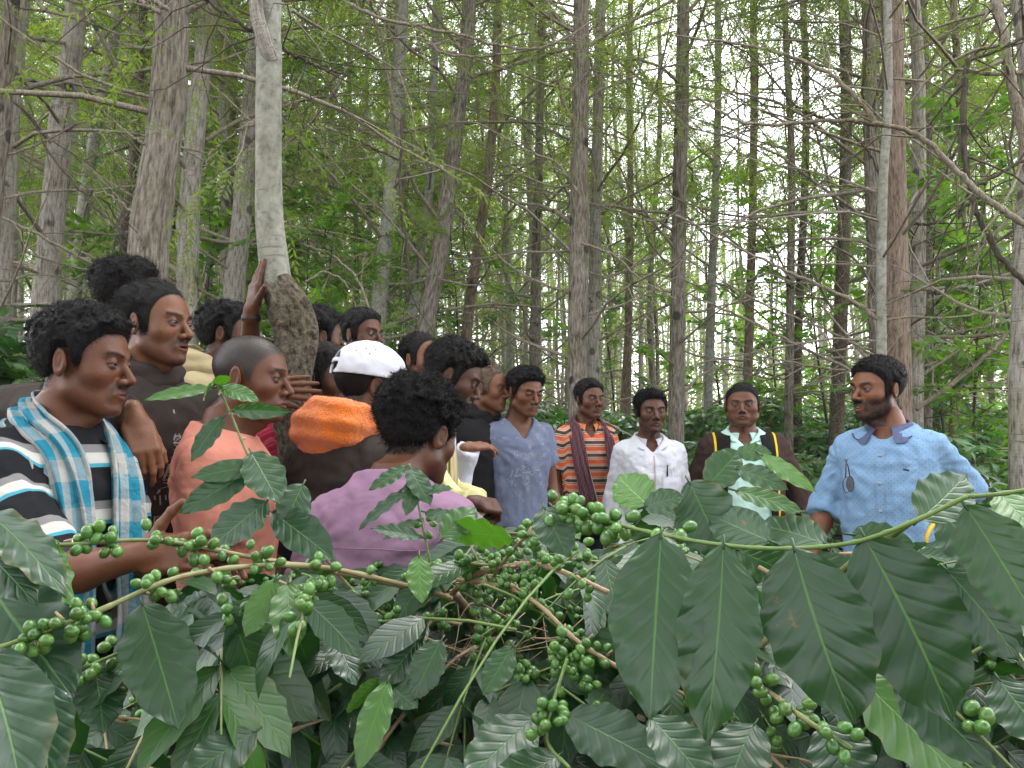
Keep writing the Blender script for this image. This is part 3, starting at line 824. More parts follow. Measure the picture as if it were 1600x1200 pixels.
def plain(name, c, rough=.5, metal=0.0, bs_=.1, sc=60):
    m, n, l, b = mat_new(name); co = objcoord(n); nz = noise(n, l, sc, 3, .6, co)
    l.new(mix_(n, l, math_(n, l, 'MULTIPLY', nz, .3), c, tuple(x * .7 for x in c)), b.inputs['Base Color'])
    b.inputs['Roughness'].default_value = rough; b.inputs['Metallic'].default_value = metal; bump(n, l, nz, b, bs_, .002); return m
M['cap'] = cloth('white_cap_cotton', base=(.50, .50, .55), folds=.35, fscale=16, fdist=.005)
M['dark'] = plain('black_rubber', (.012, .012, .013), .4); M['print'] = plain('faded_print', (.30, .27, .25), .8)
M['print2'] = plain('pale_faded_print', (.20, .22, .29), .9); M['steel'] = plain('steel', (.6, .6, .58), .25, 1.0)
M['teal'] = plain('teal_nylon', (.02, .22, .30), .45); M['yel'] = plain('yellow_nylon', (.75, .48, .02), .5)
M['hole'] = plain('eyelet', (.03, .03, .04), .6); M['wood_brown'] = plain('brown_button', (.10, .05, .035), .5)

def ring(p0, ax, r, w, th, name, mat, parent, n=28):
    ax = nrm(ax); u = nrm(np.cross(ax, A(.3, .2, 1))); v = np.cross(ax, u); a = np.arange(n) * 2 * math.pi / n
    c = np.cos(a)[:, None] * u + np.sin(a)[:, None] * v; mb = MB()
    V = np.concatenate([p0 + c * r - ax * w / 2, p0 + c * (r + th) - ax * w * .35, p0 + c * (r + th) + ax * w * .35, p0 + c * r + ax * w / 2])
    mb.add(V, grid_faces(n, 4, True)); return mb.build(name, M[mat], parent)

# ------------------------------------------------------------------ the men
def man_striped():
    p = Person((131, 566, 1.74), 90, 66, pitch=-4, res=.0023, hres=.0026, cres=.006, hw=.98, skin=(.125, .053, .030), beard=.25, mus=.65, down=.7, nose=1.08, burn=-.012, nape=-.066, lips=1.1)
    p.arm('R', P(85, 902, 1.50), P(216, 868, 1.47), True); p.arm('L', P(200, 900, 1.86), P(262, 872, 1.62), True)
    p.hand('R', (1, .06, .07), (0, -1, .15), curl=(.30, .38, .42, .5), thumb=(1.05, .2, -.1)); p.hand('L', (.9, .2, 0), (0, .6, .7))
    p.build('curly haired young man in black striped polo with a blue checked cloth round his neck')
    p.hair(top=.022, side=.013, front=.022, curl=1.7, amp=.0055, scale=.014, length=.012, count=8000, brush=(0, .2, .2), seed=3, mus=.7, lift=.5, width=.0014)
    p.garment('shirt', 'polo', infl=.014, sleeve=.92, loose=.02, neckr=.066, wr=.005); p.collar('polo', fall=.028)
    q = lambda *v: p.T(*v)
    pts = [q(.10, .135, -.66), q(.105, .165, -.45), q(.09, .155, -.25), q(.085, .105, -.08), q(.088, .02, -.005), q(.03, -.085, .035), q(-.06, -.07, .03), q(-.092, .01, -.005), q(-.075, .11, -.09), q(-.055, .16, -.26), q(-.06, .175, -.45), q(-.05, .15, -.62)]
    nn = [p.RT @ A(*v) for v in [(.2, 1, 0), (.2, 1, 0), (.2, 1, .1), (.5, .8, .5), (.7, 0, .7), (.2, -.7, .7), (-.2, -.7, .7), (-.7, 0, .7), (-.4, .8, .5), (-.2, 1, .1), (-.2, 1, 0), (-.2, 1, 0)]]
    V, Q, st = ribbon(pts, [.15, .14, .12, .10, .085, .09, .09, .085, .09, .10, .12, .13], nn, folds=3, depth=.007, n=150, m=25, seed=2)
    mb = MB(); mb.add(V, Q, st=st)
    for e in (0, 149):       # fringe
        for j in range(0, 25):
            b0 = V[e * 25 + j]; tube(mb, [b0, b0 + A(R_.uniform(-.004, .004), R_.uniform(-.003, .003), -.02), b0 + A(R_.uniform(-.01, .01), 0, -.035)], .0009, 4)
    mb.build('scarf', M['gamcha'], p.root); p.trousers()
def man_hoodie():
    p = Person((245, 507, 2.2), 74, 62, hw=.97, res=.0025, hres=.0030, skin=(.155, .073, .044), recede=.016, beard=.3, mus=.7, nose=1.12, burn=-.034, nape=-.05, mouth=.002, down=.3, wide=1.02)
    p.arm('R', P(18, 640, 2.12), P(212, 655, 1.84), True); p.arm('L', P(352, 640, 2.42), P(408, 606, 2.43), True)
    p.hand('R', (.35, -.1, -1), (.55, -.8, .3), curl=(.5, .45, .55, .6), thumb=(.35, .1, .3)); p.hand('L', (1, .02, .02), (-.1, -1, .1), curl=(.04, .06, .10, .16), spread=.13, thumb=(.5, .1, .3))
    p.build('man in a dark brown hoodie, one arm over his neighbour, the other on the trunk')
    p.hair(top=.014, side=.006, front=.005, curl=.35, amp=.004, scale=.02, length=.022, count=7000, brush=(0, -.9, .2), seed=5, mus=.8, lift=.25)
    p.garment('hoodie', 'fleece', infl=.018, sleeve=1.93, loose=.01, neckr=.064, sleeve_r=.006, v=.03)
    hood(p, 'fleece', (0, -.095, .035), (.10, .055, .055)); p.trousers()
    # pale print on the chest: a tower and a word
    F = []; V = []
    def quad(x0, y0, x1, y1, x2, y2, x3, y3): i = len(V); V.extend([(x0, y0), (x1, y1), (x2, y2), (x3, y3)]); F.append((i, i + 1, i + 2, i + 3))
    def bar(x0, y0, x1, y1, w):
        dx, dy = x1 - x0, y1 - y0; k = math.hypot(dx, dy); nx, ny = -dy / k * w / 2, dx / k * w / 2
        quad(x0 + nx, y0 + ny, x1 + nx, y1 + ny, x1 - nx, y1 - ny, x0 - nx, y0 - ny)
    for s_ in (-1, 1):
        bar(s_ * .050, -.10, s_ * .026, -.035, .007); bar(s_ * .026, -.035, s_ * .008, .05, .005); bar(s_ * .006, .05, s_ * .001, .12, .003)
        for k in range(7): bar(s_ * (.046 - k * .0055), -.09 + k * .02, -s_ * (.040 - k * .0055), -.075 + k * .02, .0016)
    for y, w in ((-.035, .032), (-.028, .03), (.03, .015), (.048, .012), (-.102, .055)): bar(-w, y, w, y, .004)
    for k in range(9): bar(-.06 + k * .015, -.108, -.057 + k * .015, -.108 - R_.uniform(.01, .03), .004)
    p.decal('print', V, F, 'print', (-.01, -.22)); p.text('lettering', 'running', .040, 'print', (-.01, -.40))
def hood(p, mat, c, r, name='hood', furry=0.0, tilt=0.0, res=.006, inner=(.062, .055)):
    """a hood lying down round the neck"""
    N32 = p.N.astype(np.float32); R32 = p.RT.astype(np.float32)
    def fn(x):
        q = ((x - N32) @ R32) / p.size
        k = np.arctan2(q[..., 0], -q[..., 1])
        zz = q[..., 2] - c[2] + .03 * (1 - np.cos(k)) * .9 + tilt * q[..., 0]
        rad = np.sqrt(q[..., 0] ** 2 + (q[..., 1] + .015) ** 2)
        R0 = .082 + .018 * np.cos(k); th = .030 + .018 * (1 + np.cos(k)) * .6
        d = np.sqrt(((rad - R0) * .9) ** 2 + (zz * .75) ** 2) - th
        d = smin(d, s_ell(q, (c[0], c[1], c[2] - .015), r), .035)
        f = np.sin(zz * 120 + 3 * np.sin(k * 1.5)) * .0035 + vnoise(q, .03) * .004 + (vnoise(q, .006) * .0022 if furry else 0)
        d = d - f
        d = np.maximum(d, -s_cone(q, (0, -.02, -.05), (0, -.03, .16), inner[0], inner[1] + .025))
        return d * p.size
    V, Q = surface(fn, p.N - .24, p.N + .24, res)
    mb = MB(); mb.add(V, Q, st=p.st(V))
    if furry:
        g = np.random.default_rng(4); P0, n0 = sample_faces(V, Q, np.ones(len(V)), 16000, g)
        strands(mb, P0, n0, .006, .0016, A(0, 0, -.3), 1.4, g, 2, .8)
    return mb.build(name, M[mat], p.root)
def man_behind_hoodie():
    p = Person((203, 462, 2.65), 112, 90, res=.0032, skin=(.13, .06, .04)); p.arm('R'); p.arm('L')
    p.build('tousled black hair and one ear showing behind the man in the brown hoodie'); p.hair(top=.024, side=.015, curl=.8, length=.018, count=5000, seed=8, brush=(0, -.3, .3))
    p.garment('shirt', 'cream', infl=.012, sleeve=1.8, res=.011); p.trousers()
def man_curly_tree():
    p = Person((355, 523, 3.0), 98, 80, res=.0034, skin=(.10, .045, .027)); p.arm('R'); p.arm('L', P(388, 590, 2.70), P(393, 484, 2.56), True)
    p.hand('L', (.16, -.05, 1), (-.75, -.65, .1), curl=(.02, .05, .1, .15), spread=.05, thumb=(.85, -.1, -.15))
    p.build('curly haired man in a cream fleece reaching up to the pale tree trunk')
    p.hair(top=.022, side=.015, curl=1.6, amp=.007, length=.013, count=5000, seed=9); p.garment('fleece', 'cream', infl=.02, sleeve=1.0, res=.009, neckr=.064); p.trousers()
    hood(p, 'cream', (0, -.095, .03), (.10, .055, .055), res=.008)
    ring(P(393, 497, 2.573), A(0, 0, 1), .0285, .022, .003, 'wristband', 'dark', p.root)
def man_shaved():
    p = Person((393, 590, 2.10), 86, 95, hw=1.04, pitch=-3, res=.0025, cres=.006, skin=(.120, .052, .030), shaved=True, beard=.12, mus=.25, down=.5, lips=1.25, nose=1.02, nw=1.12, deep=.98, burn=-.008, neck=(-.010, 0, 0))
    p.arm('R', P(335, 905, 1.96), P(405, 962, 1.85), True); p.arm('L')
    p.hand('R', (1, .1, -.2), (0, -1, .2))
    p.build('youth with a shaved head in a coral pink T-shirt standing in front of the trunk')
    # eyebrows only
    g = np.random.default_rng(2); q = ((p.headV - p.H) @ p.RH); x = np.abs(q[:, 0]); mb = MB()
    sc = p.scalp(q); P0, n0 = sample_faces(p.headV, p.headQ, sc, 9000, g); strands(mb, P0, n0, .003, .0006, A(0, 0, .1), .2, g, 1, 1.0)
    br = (np.abs(q[:, 2] - .021) < .003) & (x > .01) & (x < .05) & (q[:, 1] > .045); P0, n0 = sample_faces(p.headV, p.headQ, br.astype(float), 400, g); strands(mb, P0, n0, .005, .0007, A(1, 0, .2), .1, g, 2, .3)
    mb.build('hair', M['hair'], p.root)
    p.garment('t_shirt', 'pink', infl=.012, sleeve=.70, loose=.015, neckr=.068, sleeve_r=.010, top=.0); p.trousers('trousers_brown')
def man_behind_trunk():
    p = Person((499, 528, 3.3), 120, 120, res=.0036, skin=(.10, .05, .03)); p.arm('R'); p.arm('L')
    p.build('man whose shaggy black hair shows just right of the pale trunk'); p.hair(top=.024, side=.018, curl=1.3, amp=.007, length=.018, count=4500, seed=12); p.garment('shirt', 'navy', res=.012); p.trousers()
def man_plaid():
    p = Person((506, 592, 2.72), 78, 84, pitch=-4, res=.0032, skin=(.085, .036, .022), nape=-.055, neck=(-.05, .02, 0)); p.arm('R', (.20, .10, -.33), (.16, .30, -.28)); p.arm('L')
    p.build('dark haired man beside the trunk in a red plaid shirt, behind the white cap')
    p.hair(top=.014, side=.009, curl=.3, amp=.003, length=.024, count=5000, seed=13, brush=(0, -.3, -.5), lift=.25); p.garment('shirt', 'plaid', infl=.014, sleeve=1.4, res=.009); p.collar('plaid'); p.trousers()
def man_beard_back():
    p = Person((566, 524, 3.55), 60, 50, res=.0032, skin=(.105, .048, .030), beard=.7, mus=.8, down=.2); p.arm('R'); p.arm('L')
    p.build('bearded young man with short curly hair looking right above the white cap')
    p.hair(top=.016, side=.007, curl=1.5, amp=.004, length=.008, count=5000, seed=14, mus=.7, beardlen=.005, lift=.5); p.garment('shirt', 'navy', res=.012); p.trousers()
def man_cap():
    p = Person((580, 603, 2.42), 118, 150, pitch=-6, res=.0030, skin=(.115, .052, .032), nape=-.075, deep=1.05, wide=1.08, neck=(-.012, -.01, -.01)); p.arm('R', (.24, .03, -.33), (.14, .25, -.30)); p.arm('L', (-.24, .03, -.33), (-.14, .25, -.30))
    p.build('man in a white cap with a thick orange terry cowl over a dark brown jacket')
    p.hair(top=.006, side=.012, front=.004, curl=.8, amp=.003, length=.010, count=3500, seed=15, brush=(0, -.2, -.6), lift=.3)
    p.garment('jacket', 'fleece', infl=.022, sleeve=1.9, loose=.015, neckr=.07, wr=.005)
    hood(p, 'terry', (.0, -.10, .030), (.120, .064, .080), 'cowl', furry=1, tilt=-.10, res=.0052, inner=(.075, .085))
    # baseball cap worn with the peak forward; strap opening over the nape
    z = p.size; Ri = p.RH.astype(np.float32); H = p.H.astype(np.float32); tl = rotx(-.16)
    def fn(x, off=0.0):
        q = (((x - H) @ Ri) / z)
        w = (q - A(0, -.008, .030)) @ tl
        d = s_ell(w, (0, -.002, .002), (.094, .118, .100)) - .003 * np.abs(np.sin(np.arctan2(w[..., 0], w[..., 1]) * 3)) ** .4 + .002 * vnoise(w, .02)
        inner = s_ell(w, (0, -.002, 0), (.089, .112, .094))
        d = np.maximum(d, -inner); cut = -.010 + .14 * w[..., 1]
        d = np.maximum(d, cut - w[..., 2])
        op = s_ell(w, (0, -.11, .008), (.034, .05, .036)); strap = np.abs(w[..., 2] - .014) - .007
        d = np.maximum(d, -np.maximum(op, -strap))
        return d * z
    V, Q = surface(fn, p.H - .15, p.H + .16, .0032)
    mb = MB(); mb.add(V, Q, st=p.st(V))
    u = np.linspace(-1, 1, 21); v = np.linspace(0, 1, 9); UU, VV = np.meshgrid(u, v)
    ang = UU * 1.02; rr = 1 + VV * .62 * (np.cos(UU * 1.45)) ** .7
    B = np.stack([np.sin(ang) * .092 * (1 + VV * .05), np.cos(ang) * .114 * rr, .001 - .020 * VV - .020 * UU ** 2 + .0 * VV], -1).reshape(-1, 3) @ tl.T + A(0, -.008, .030)
    B = B @ p.RH.T * z + p.H; Qb = grid_faces(21, 9); nb = vnormals(B, Qb)
    k = len(B); per = list(range(21)) + [i * 21 + 20 for i in range(1, 9)] + list(range(8 * 21 + 19, 8 * 21 - 1, -1)) + [i * 21 for i in range(7, 0, -1)]
    edge = [[per[i], per[(i + 1) % len(per)], per[(i + 1) % len(per)] + k, per[i] + k] for i in range(len(per))]
    mb.add(np.vstack([B, B - nb * .003]), np.vstack([Qb, Qb[:, ::-1] + k, edge]), st=np.zeros((2 * k, 3)))
    cap = mb.build('cap', M['cap'], p.root)
    eye = MB()
    for ax_, el in ((-.10, .0), (.04, .05), (-.22, -.10), (-.02, -.10), (.0, .15)):
        a_ = 1.9 - ax_ * 2.0; e_ = .62 + el * 1.5
        w = A(math.sin(a_) * math.cos(e_) * .0940, math.cos(a_) * math.cos(e_) * .118 - .002, math.sin(e_) * .1 + .002)
        w2 = w @ tl.T + A(0, -.008, .030); n_ = nrm(w); c_ = p.H + p.RH @ (w2 * z); nn_ = p.RH @ (tl @ n_)
        t1 = nrm(np.cross(nn_, A(0, 0, 1))); t2 = np.cross(nn_, t1); aa = np.arange(8) * math.pi / 4
        eye.add(np.vstack([c_ + nn_ * .0035 + (np.cos(aa)[:, None] * t1 + np.sin(aa)[:, None] * t2) * .0026, c_ + nn_ * .0040]), T=[[i, (i + 1) % 8, 8] for i in range(8)])
    eye.build('eyelets', M['hole'], cap, origin=A(*parent_world(cap))); p.trousers()
def man_purple():
    p = Person((657, 680, 1.98), 142, 168, pitch=-12, roll=0, res=.0025, cres=.006, skin=(.105, .046, .028), nape=-.055, burn=-.01, wide=1.08, deep=1.08, neck=(-.022, 0, .012))
    p.arm('R', (.27, -.01, -.31), (.15, .22, -.35)); p.arm('L', (-.26, .01, -.33), (-.14, .24, -.35))
    p.build('man with a mop of black hair seen from behind in a faded mauve shirt')
    p.hair(top=.038, side=.018, front=.034, curl=1.7, amp=.011, scale=.018, length=.020, count=12000, seed=21, brush=(0, .1, .2), lift=.5, width=.0016)
    p.garment('shirt', 'purple', infl=.014, sleeve=1.2, loose=.02, neckr=.068, wr=.005, top=.016)
    # back yoke seam and gathered collar band
    mb = MB(); x = np.linspace(-.175, .175, 60); pts = []
    for a in x:
        o = p.T(a, -.4, -.135 - .02 * abs(a) * 2); h = p.bvh.ray_cast(Vector(o), Vector(p.RT @ A(0, 1, 0)))[0]
        if h is not None: pts.append(np.array(h))
    if len(pts) > 5: tube(mb, pts, .0013, 5, st=(0, 0, 0)); mb.build('seam', M['purple'], p.root)
    n = 40; a = np.linspace(.4, 2 * math.pi - .4, n); rows = []
    for k, (r, h) in enumerate([(.066, 0), (.064, .018), (.063, .028), (.059, .026), (.060, 0)]):
        rows.append([p.T(math.sin(t) * r, math.cos(t) * r * .97 - .016, .012 * (1 - math.cos(t)) / 2 - .022 + h) for t in a])
    V = np.array(rows).reshape(-1, 3); mb = MB(); mb.add(V, grid_faces(n, 5), st=p.st(V)); mb.build('collar', M['purple'], p.root); p.trousers()
def man_white_reach():
    p = Person((659, 562, 3.55), 55, 60, res=.0034, skin=(.20, .10, .068), recede=.018, neck=(.03, -.05, 0)); p.arm('R', P(712, 752, 3.35), P(733, 699, 3.28), True); p.arm('L')
    p.hand('R', (.8, .75, .10), (-.1, -.5, 1), curl=(.2, .25, .3, .4), thumb=(.35, .1, .4))
    p.build('man with a receding hairline in a white shirt, open hand held out')
    p.hair(top=.014, side=.012, front=.004, curl=.4, amp=.003, length=.012, count=3500, seed=23, lift=.3); p.garment('shirt', 'white', infl=.016, sleeve=1.96, loose=.02, neckr=.066, res=.009); p.trousers()
def man_yellow():
    p = Person((709, 588, 2.78), 88, 70, pitch=-24, res=.0029, skin=(.085, .040, .028), beard=.4, lean=(12, 0), neck=(-.03, 0, 0)); p.arm('R', P(712, 800, 2.70), P(746, 786, 2.56), True); p.arm('L', (-.2, .06, -.3), (-.05, .26, -.27))
    p.hand('R', (.75, .6, -.2), (0, -.6, .7), curl=(.9, .95, 1.0, 1.0), thumb=(.4, .2, .6))
    p.build('man in a pale yellow shirt bending his curly head over a coffee branch')
    p.hair(top=.024, side=.016, front=.030, curl=1.7, amp=.007, length=.016, count=6500, seed=25, lift=.5); p.garment('shirt', 'yellow', infl=.016, sleeve=1.92, loose=.02, neckr=.066); p.collar('yellow')
    q = p.T; pts = [q(.055, .17, -.44), q(.06, .16, -.22), q(.08, .09, -.05), q(.07, -.02, .02), q(-.04, -.08, .03), q(-.085, .03, .0), q(-.06, .14, -.16), q(-.06, .17, -.38)]
    nn = [p.RT @ A(*v) for v in [(.2, 1, 0), (.2, 1, .1), (.6, .7, .5), (.8, -.1, .6), (-.1, -.8, .6), (-.7, 0, .7), (-.2, 1, .1), (-.2, 1, 0)]]
    V, Q, st = ribbon(pts, [.06, .055, .05, .05, .05, .05, .055, .06], nn, folds=1, depth=.005, n=80, m=11); mb = MB(); mb.add(V, Q, st=st); mb.build('scarf', M['cream'], p.root); p.trousers()
def man_old():
    p = Person((765, 607, 4.05), 64, 50, wide=.86, pitch=-4, res=.0030, skin=(.175, .082, .050), recede=.018, beard=.15, mus=.3, down=.5, nose=1.1, lips=.8); p.arm('R'); p.arm('L')
    p.build('older man with wavy grey brown hair and a lined face in a black hoodie')
    p.hair(top=.012, side=.014, front=.002, curl=1.2, amp=.006, length=.020, count=6000, seed=27, mat='hair_grey', lift=.5, brush=(0, -.6, 0)); p.garment('hoodie', 'black', infl=.02, sleeve=1.9, neckr=.07, v=.07, res=.009)
    hood(p, 'black', (0, -.10, .03), (.11, .055, .055), res=.008); p.trousers()
def man_tee():
    p = Person((820, 612, 4.0), 36, 18, hw=1.02, pitch=-13, res=.0028, skin=(.15, .072, .045), beard=.08, mus=.45, down=1.0, lips=1.15, burn=-.012, wide=.98, neck=(.004, 0, -.004))
    p.arm('R', (.205, -.02, -.32), (.215, .06, -.57)); p.arm('L'); 
    p.build('young man looking down in a faded blue grey V-neck T-shirt')
    p.hair(top=.018, side=.008, front=.028, curl=.9, amp=.005, length=.016, count=6000, seed=29, brush=(0, .4, .5), mus=.3, lift=.4)
    p.garment('t_shirt', 'tee', infl=.010, sleeve=.58, loose=.008, neckr=.070, v=.105, sleeve_r=.008, top=.004, cres=None) if False else p.garment('t_shirt', 'tee', infl=.010, sleeve=.58, loose=.008, neckr=.070, v=.105, sleeve_r=.008, top=.004)
    p.text('lettering', 'Garage', .036, 'print2', (.015, -.19)); 
    V = []; F = []
    for k in range(26):
        x, y = R_.uniform(-.085, .085), R_.uniform(-.34, -.22); a = R_.uniform(0, 3.1); L, w = R_.uniform(.006, .022), R_.uniform(.0015, .004); i = len(V)
        dx, dy = math.cos(a), math.sin(a); V += [(x + dx * L - dy * w, y + dy * L + dx * w), (x - dx * L - dy * w, y - dy * L + dx * w), (x - dx * L + dy * w, y - dy * L - dx * w), (x + dx * L + dy * w, y + dy * L - dx * w)]; F.append((i, i + 1, i + 2, i + 3))
    p.decal('print', V, F, 'print2', (.0, .0)); p.trousers()
def man_orange():
    p = Person((921, 624, 4.75), 27, 14, hw=.97, res=.0030, skin=(.105, .047, .030), beard=.15, mus=.4, down=.4, lips=1.05, wide=.98); p.arm('R'); p.arm('L')
    p.build('man in an orange striped polo with a maroon striped cloth hanging from his neck')
    p.hair(top=.016, side=.006, front=.017, curl=1.0, amp=.004, length=.010, count=4500, seed=31, mus=.3, lift=.4); p.garment('polo_shirt', 'orange_polo', infl=.012, sleeve=.75, loose=.012, neckr=.068, v=.09, sleeve_r=.010); p.collar('orange_c', fall=.030)
    q = p.T; pts = [q(.020, .155, -.60), q(.045, .165, -.45), q(.085, .150, -.25), q(.095, .090, -.07), q(.088, .0, .0), q(.03, -.085, .03), q(-.04, -.085, .03), q(-.092, .0, .0), q(-.105, .085, -.08), q(-.110, .145, -.25), q(-.095, .165, -.45), q(-.09, .16, -.60)]
    nn = [p.RT @ A(*v) for v in [(.1, 1, 0), (.1, 1, 0), (.2, 1, .1), (.5, .7, .5), (.8, 0, .6), (.1, -.7, .7), (-.1, -.7, .7), (-.8, 0, .6), (-.5, .7, .5), (-.2, 1, .1), (-.1, 1, 0), (-.1, 1, 0)]]
    V, Q, st = ribbon(pts, [.07, .09, .085, .07, .06, .06, .06, .06, .07, .075, .08, .08], nn, folds=3, depth=.006, n=110, m=19, seed=4); mb = MB(); mb.add(V, Q, st=st); mb.build('scarf', M['maroon'], p.root); p.trousers()
def man_white():
    p = Person((1017, 643, 4.3), 7, 2, res=.0028, skin=(.095, .043, .028), beard=.35, mus=.7, down=.2, nose=1.05, gaze=(0, 0)); p.arm('R'); p.arm('L')
    p.build('moustached man facing the camera in a white long sleeved shirt, pen in his pocket')
    p.hair(top=.016, side=.010, front=.018, curl=.5, amp=.004, length=.024, count=6500, seed=33, mus=.9, brush=(.5, .7, -.2), lift=.25)
    p.garment('shirt', 'white', infl=.014, sleeve=1.95, loose=.014, neckr=.066, v=.08, wr=.004); p.collar('white', fall=.034)
    mb = MB(); pts = []
    for k in range(30):
        h = p.bvh.ray_cast(Vector(p.T(.0, .4, -.10 - k * .017)), Vector(p.RT @ A(0, -1, 0)))[0]
        if h is not None: pts.append(np.array(h) + p.RT @ A(0, .002, 0))
    if len(pts) > 4:
        for k in range(len(pts) - 1):
            r = p.RT @ A(1, 0, 0) * .0045; mb.add([pts[k] - r, pts[k] + r, pts[k + 1] + r, pts[k + 1] - r], [[0, 1, 2, 3]], st=(0, 0, 0))
        mb.build('placket', M['placket'], p.root)
    pc = MB(); cx, cz = -.085, -.175
    def on(x, z_, o=.003):
        h = p.bvh.ray_cast(Vector(p.T(x, .4, z_)), Vector(p.RT @ A(0, -1, 0)))[0]; return np.array(h) + p.RT @ A(0, o, 0) if h is not None else p.T(x, .13, z_)
    for k in range(5):
        for j in range(5): pc.add([on(cx - .042 + .0168 * k + dx, cz - .10 + .02 * j + dz, .003) for dx, dz in ((0, 0), (.0168, 0), (.0168, .02), (0, .02))], [[0, 1, 2, 3]], st=(0, 0, 0))
    pc.build('pocket', M['white'], p.root)
    mb = MB(); tube(mb, [on(cx + .018, cz - .03, .008), on(cx + .017, cz + .028, .010)], .0042, 6); mb.build('pen', M['dark'], p.root)
    p.trousers()
def man_vest():
    p = Person((1160, 633, 4.35), -17, -8, res=.0029, skin=(.125, .058, .038), fat=.008, hw=1.10, recede=.004, beard=.15, mus=.35, down=.2, wide=1.22, deep=1.2, belly=.03, nw=1.18, lips=1.05, gaze=(8, 0)); p.arm('R', (.26, -.03, -.33), (.27, .05, -.56)); p.arm('L', (-.29, -.02, -.33), (-.32, .07, -.57))
    p.hand('L', (.0, .1, -1), None); p.build('stout man in a mint polo shirt under an open black jacket with yellow piping')
    p.hair(top=.008, side=.005, front=.006, curl=.4, amp=.003, length=.014, count=4500, seed=35, lift=.3, mus=.2)
    p.garment('polo_shirt', 'mint', infl=.010, sleeve=.5, loose=.010, neckr=.074, v=.085); p.collar('mint', r=.070, fall=.036)
    p.garment('jacket', 'jacket', infl=.028, sleeve=1.92, loose=.010, neckr=.095, open_=.098, sleeve_r=.006, wr=.004, top=-.008); p.trousers()
def man_blue():
    p = Person((1370, 609, 3.02), -70, -38, hw=1.04, res=.0025, cres=.006, skin=(.185, .086, .053), beard=.7, mus=.8, mouth=.006, lips=1.0, nose=1.05, gaze=(0, 0), wide=1.06, deep=1.1, burn=-.05, down=.1, belly=.012, neck=(.012, .0, 0))
    p.arm('L', P(1512, 762, 3.0), P(1436, 812, 2.97), True); p.arm('R', (.235, .0, -.31), (.265, .10, -.50))
    p.hand('L', (-.75, .45, -.35), (.1, -.9, .35), curl=(.3, .35, .4, .45), thumb=(.5, .2, .3)); p.hand('R')
    p.build('smiling bearded man in a light blue dotted shirt, hand on hip, facing the group')
    p.hair(top=.018, side=.006, front=.018, curl=.7, amp=.003, length=.012, count=8000, seed=37, mus=1.2, beardlen=.007, brush=(0, .2, .6), lift=.4)
    p.garment('shirt', 'dots', infl=.014, sleeve=1.16, loose=.014, neckr=.074, v=.05, wr=.0055, sleeve_r=.012, top=.0); p.collar('navy', r=.066, fall=.046, point=.040, zoff=-.004)
    tm = MB()                                               # upper teeth
    for i in range(-3, 4): tm.add(*[x for x in box_at(p.Hd(i * .0052, .0885 - abs(i) * .0011, -.0655), (.0048, .004, .0055), p.RH)])
    tm.build('teeth', plain('teeth', (.75, .70, .62), .3), p.root)
    ring(P(1439, 810, 2.971), nrm(P(1436, 812, 2.97) - P(1512, 762, 3.0)), .0295, .020, .004, 'wristwatch', 'steel', p.root)
    mb = MB(); pts = []
    for k in range(24):
        h = p.bvh.ray_cast(Vector(p.T(.0, .5, -.09 - k * .02)), Vector(p.RT @ A(0, -1, 0)))[0]
        if h is not None: pts.append(np.array(h) + p.RT @ A(0, .0025, 0))
    for k in range(len(pts) - 1):
        r = p.RT @ A(1, 0, 0) * .014; mb.add([pts[k] - r, pts[k] + r, pts[k + 1] + r, pts[k + 1] - r], [[0, 1, 2, 3]], st=p.st(np.array([pts[k] - r, pts[k] + r, pts[k + 1] + r, pts[k + 1] - r])))
    mb.build('placket', M['dots'], p.root)
    for k in (1, 6, 11, 16):
        if k < len(pts):
            b = MB(); c = pts[k] + p.RT @ A(0, .003, 0); tube(b, [c, c + p.RT @ A(0, .003, 0)], .0055, 10); b.build('button', M['print'], p.root)
    h = p.bvh.ray_cast(Vector(p.T(-.085, .5, -.16)), Vector(p.RT @ A(0, -1, 0)))[0]
    if h is not None:
        b = MB(); r1 = p.RT @ A(1, 0, .25) * .010; u1 = p.RT @ A(-.2, 0, 1) * .0035; c = np.array(h) + p.RT @ A(0, .002, 0)
        b.add([c - r1 - u1, c + r1 - u1, c + r1 + u1, c - r1 + u1], [[0, 1, 2, 3]]); b.build('chest_logo', M['dark'], p.root)
    p.trousers()
    # sunglasses hooked on the placket
    c = P(1325, 752, 2.76); h = p.bvh.ray_cast(Vector((c[0], c[1] - .6, c[2])), Vector((0, 1, 0)))[0]
    if h is not None: c = np.array(h) + A(0, -.022, 0)
    root = empty('sunglasses', c, 'folded sunglasses hanging from the blue dotted shirt', 'sunglasses')
    fr = MB(); ln = MB()
    for s_ in (-1, 1):
        a = np.linspace(0, 2 * math.pi, 21); cc = c + A(0, s_ * .006, -s_ * .0 + .002)
        e = np.stack([np.cos(a) * .013 + s_ * .009, np.full(21, s_ * .007 - .004), np.sin(a) * .027 + s_ * .001 - .01], 1) + c
        tube(fr, e, .0014, 5, False); (s_ > 0) and ln.add(np.vstack([e[:-1], e[:-1].mean(0)]), T=[[i, (i + 1) % 20, 20] for i in range(20)])
        tube(fr, [c + A(s_ * .010, s_ * .006, .012), c + A(s_ * .004, .004, .05), c + A(-s_ * .004, .010, .075)], .0022, 5)
    fr.build('frame', M['dark'], root); ln.build('lens', plain('tinted_lens', (.05, .06, .08), .08), root)
    # small teal and yellow bag carried behind the hip
    c = P(1462, 838, 2.92); root = empty('bag', c, 'small teal and yellow bag behind the hip of the man in blue', 'bag')
    V, Q = surface(lambda x: s_box(x, c, (.055, .035, .06), .022) + .006 * vnoise(x, .03), c - .1, c + .1, .008); mb = MB(); mb.add(V, Q); mb.build('pouch', M['teal'], root)
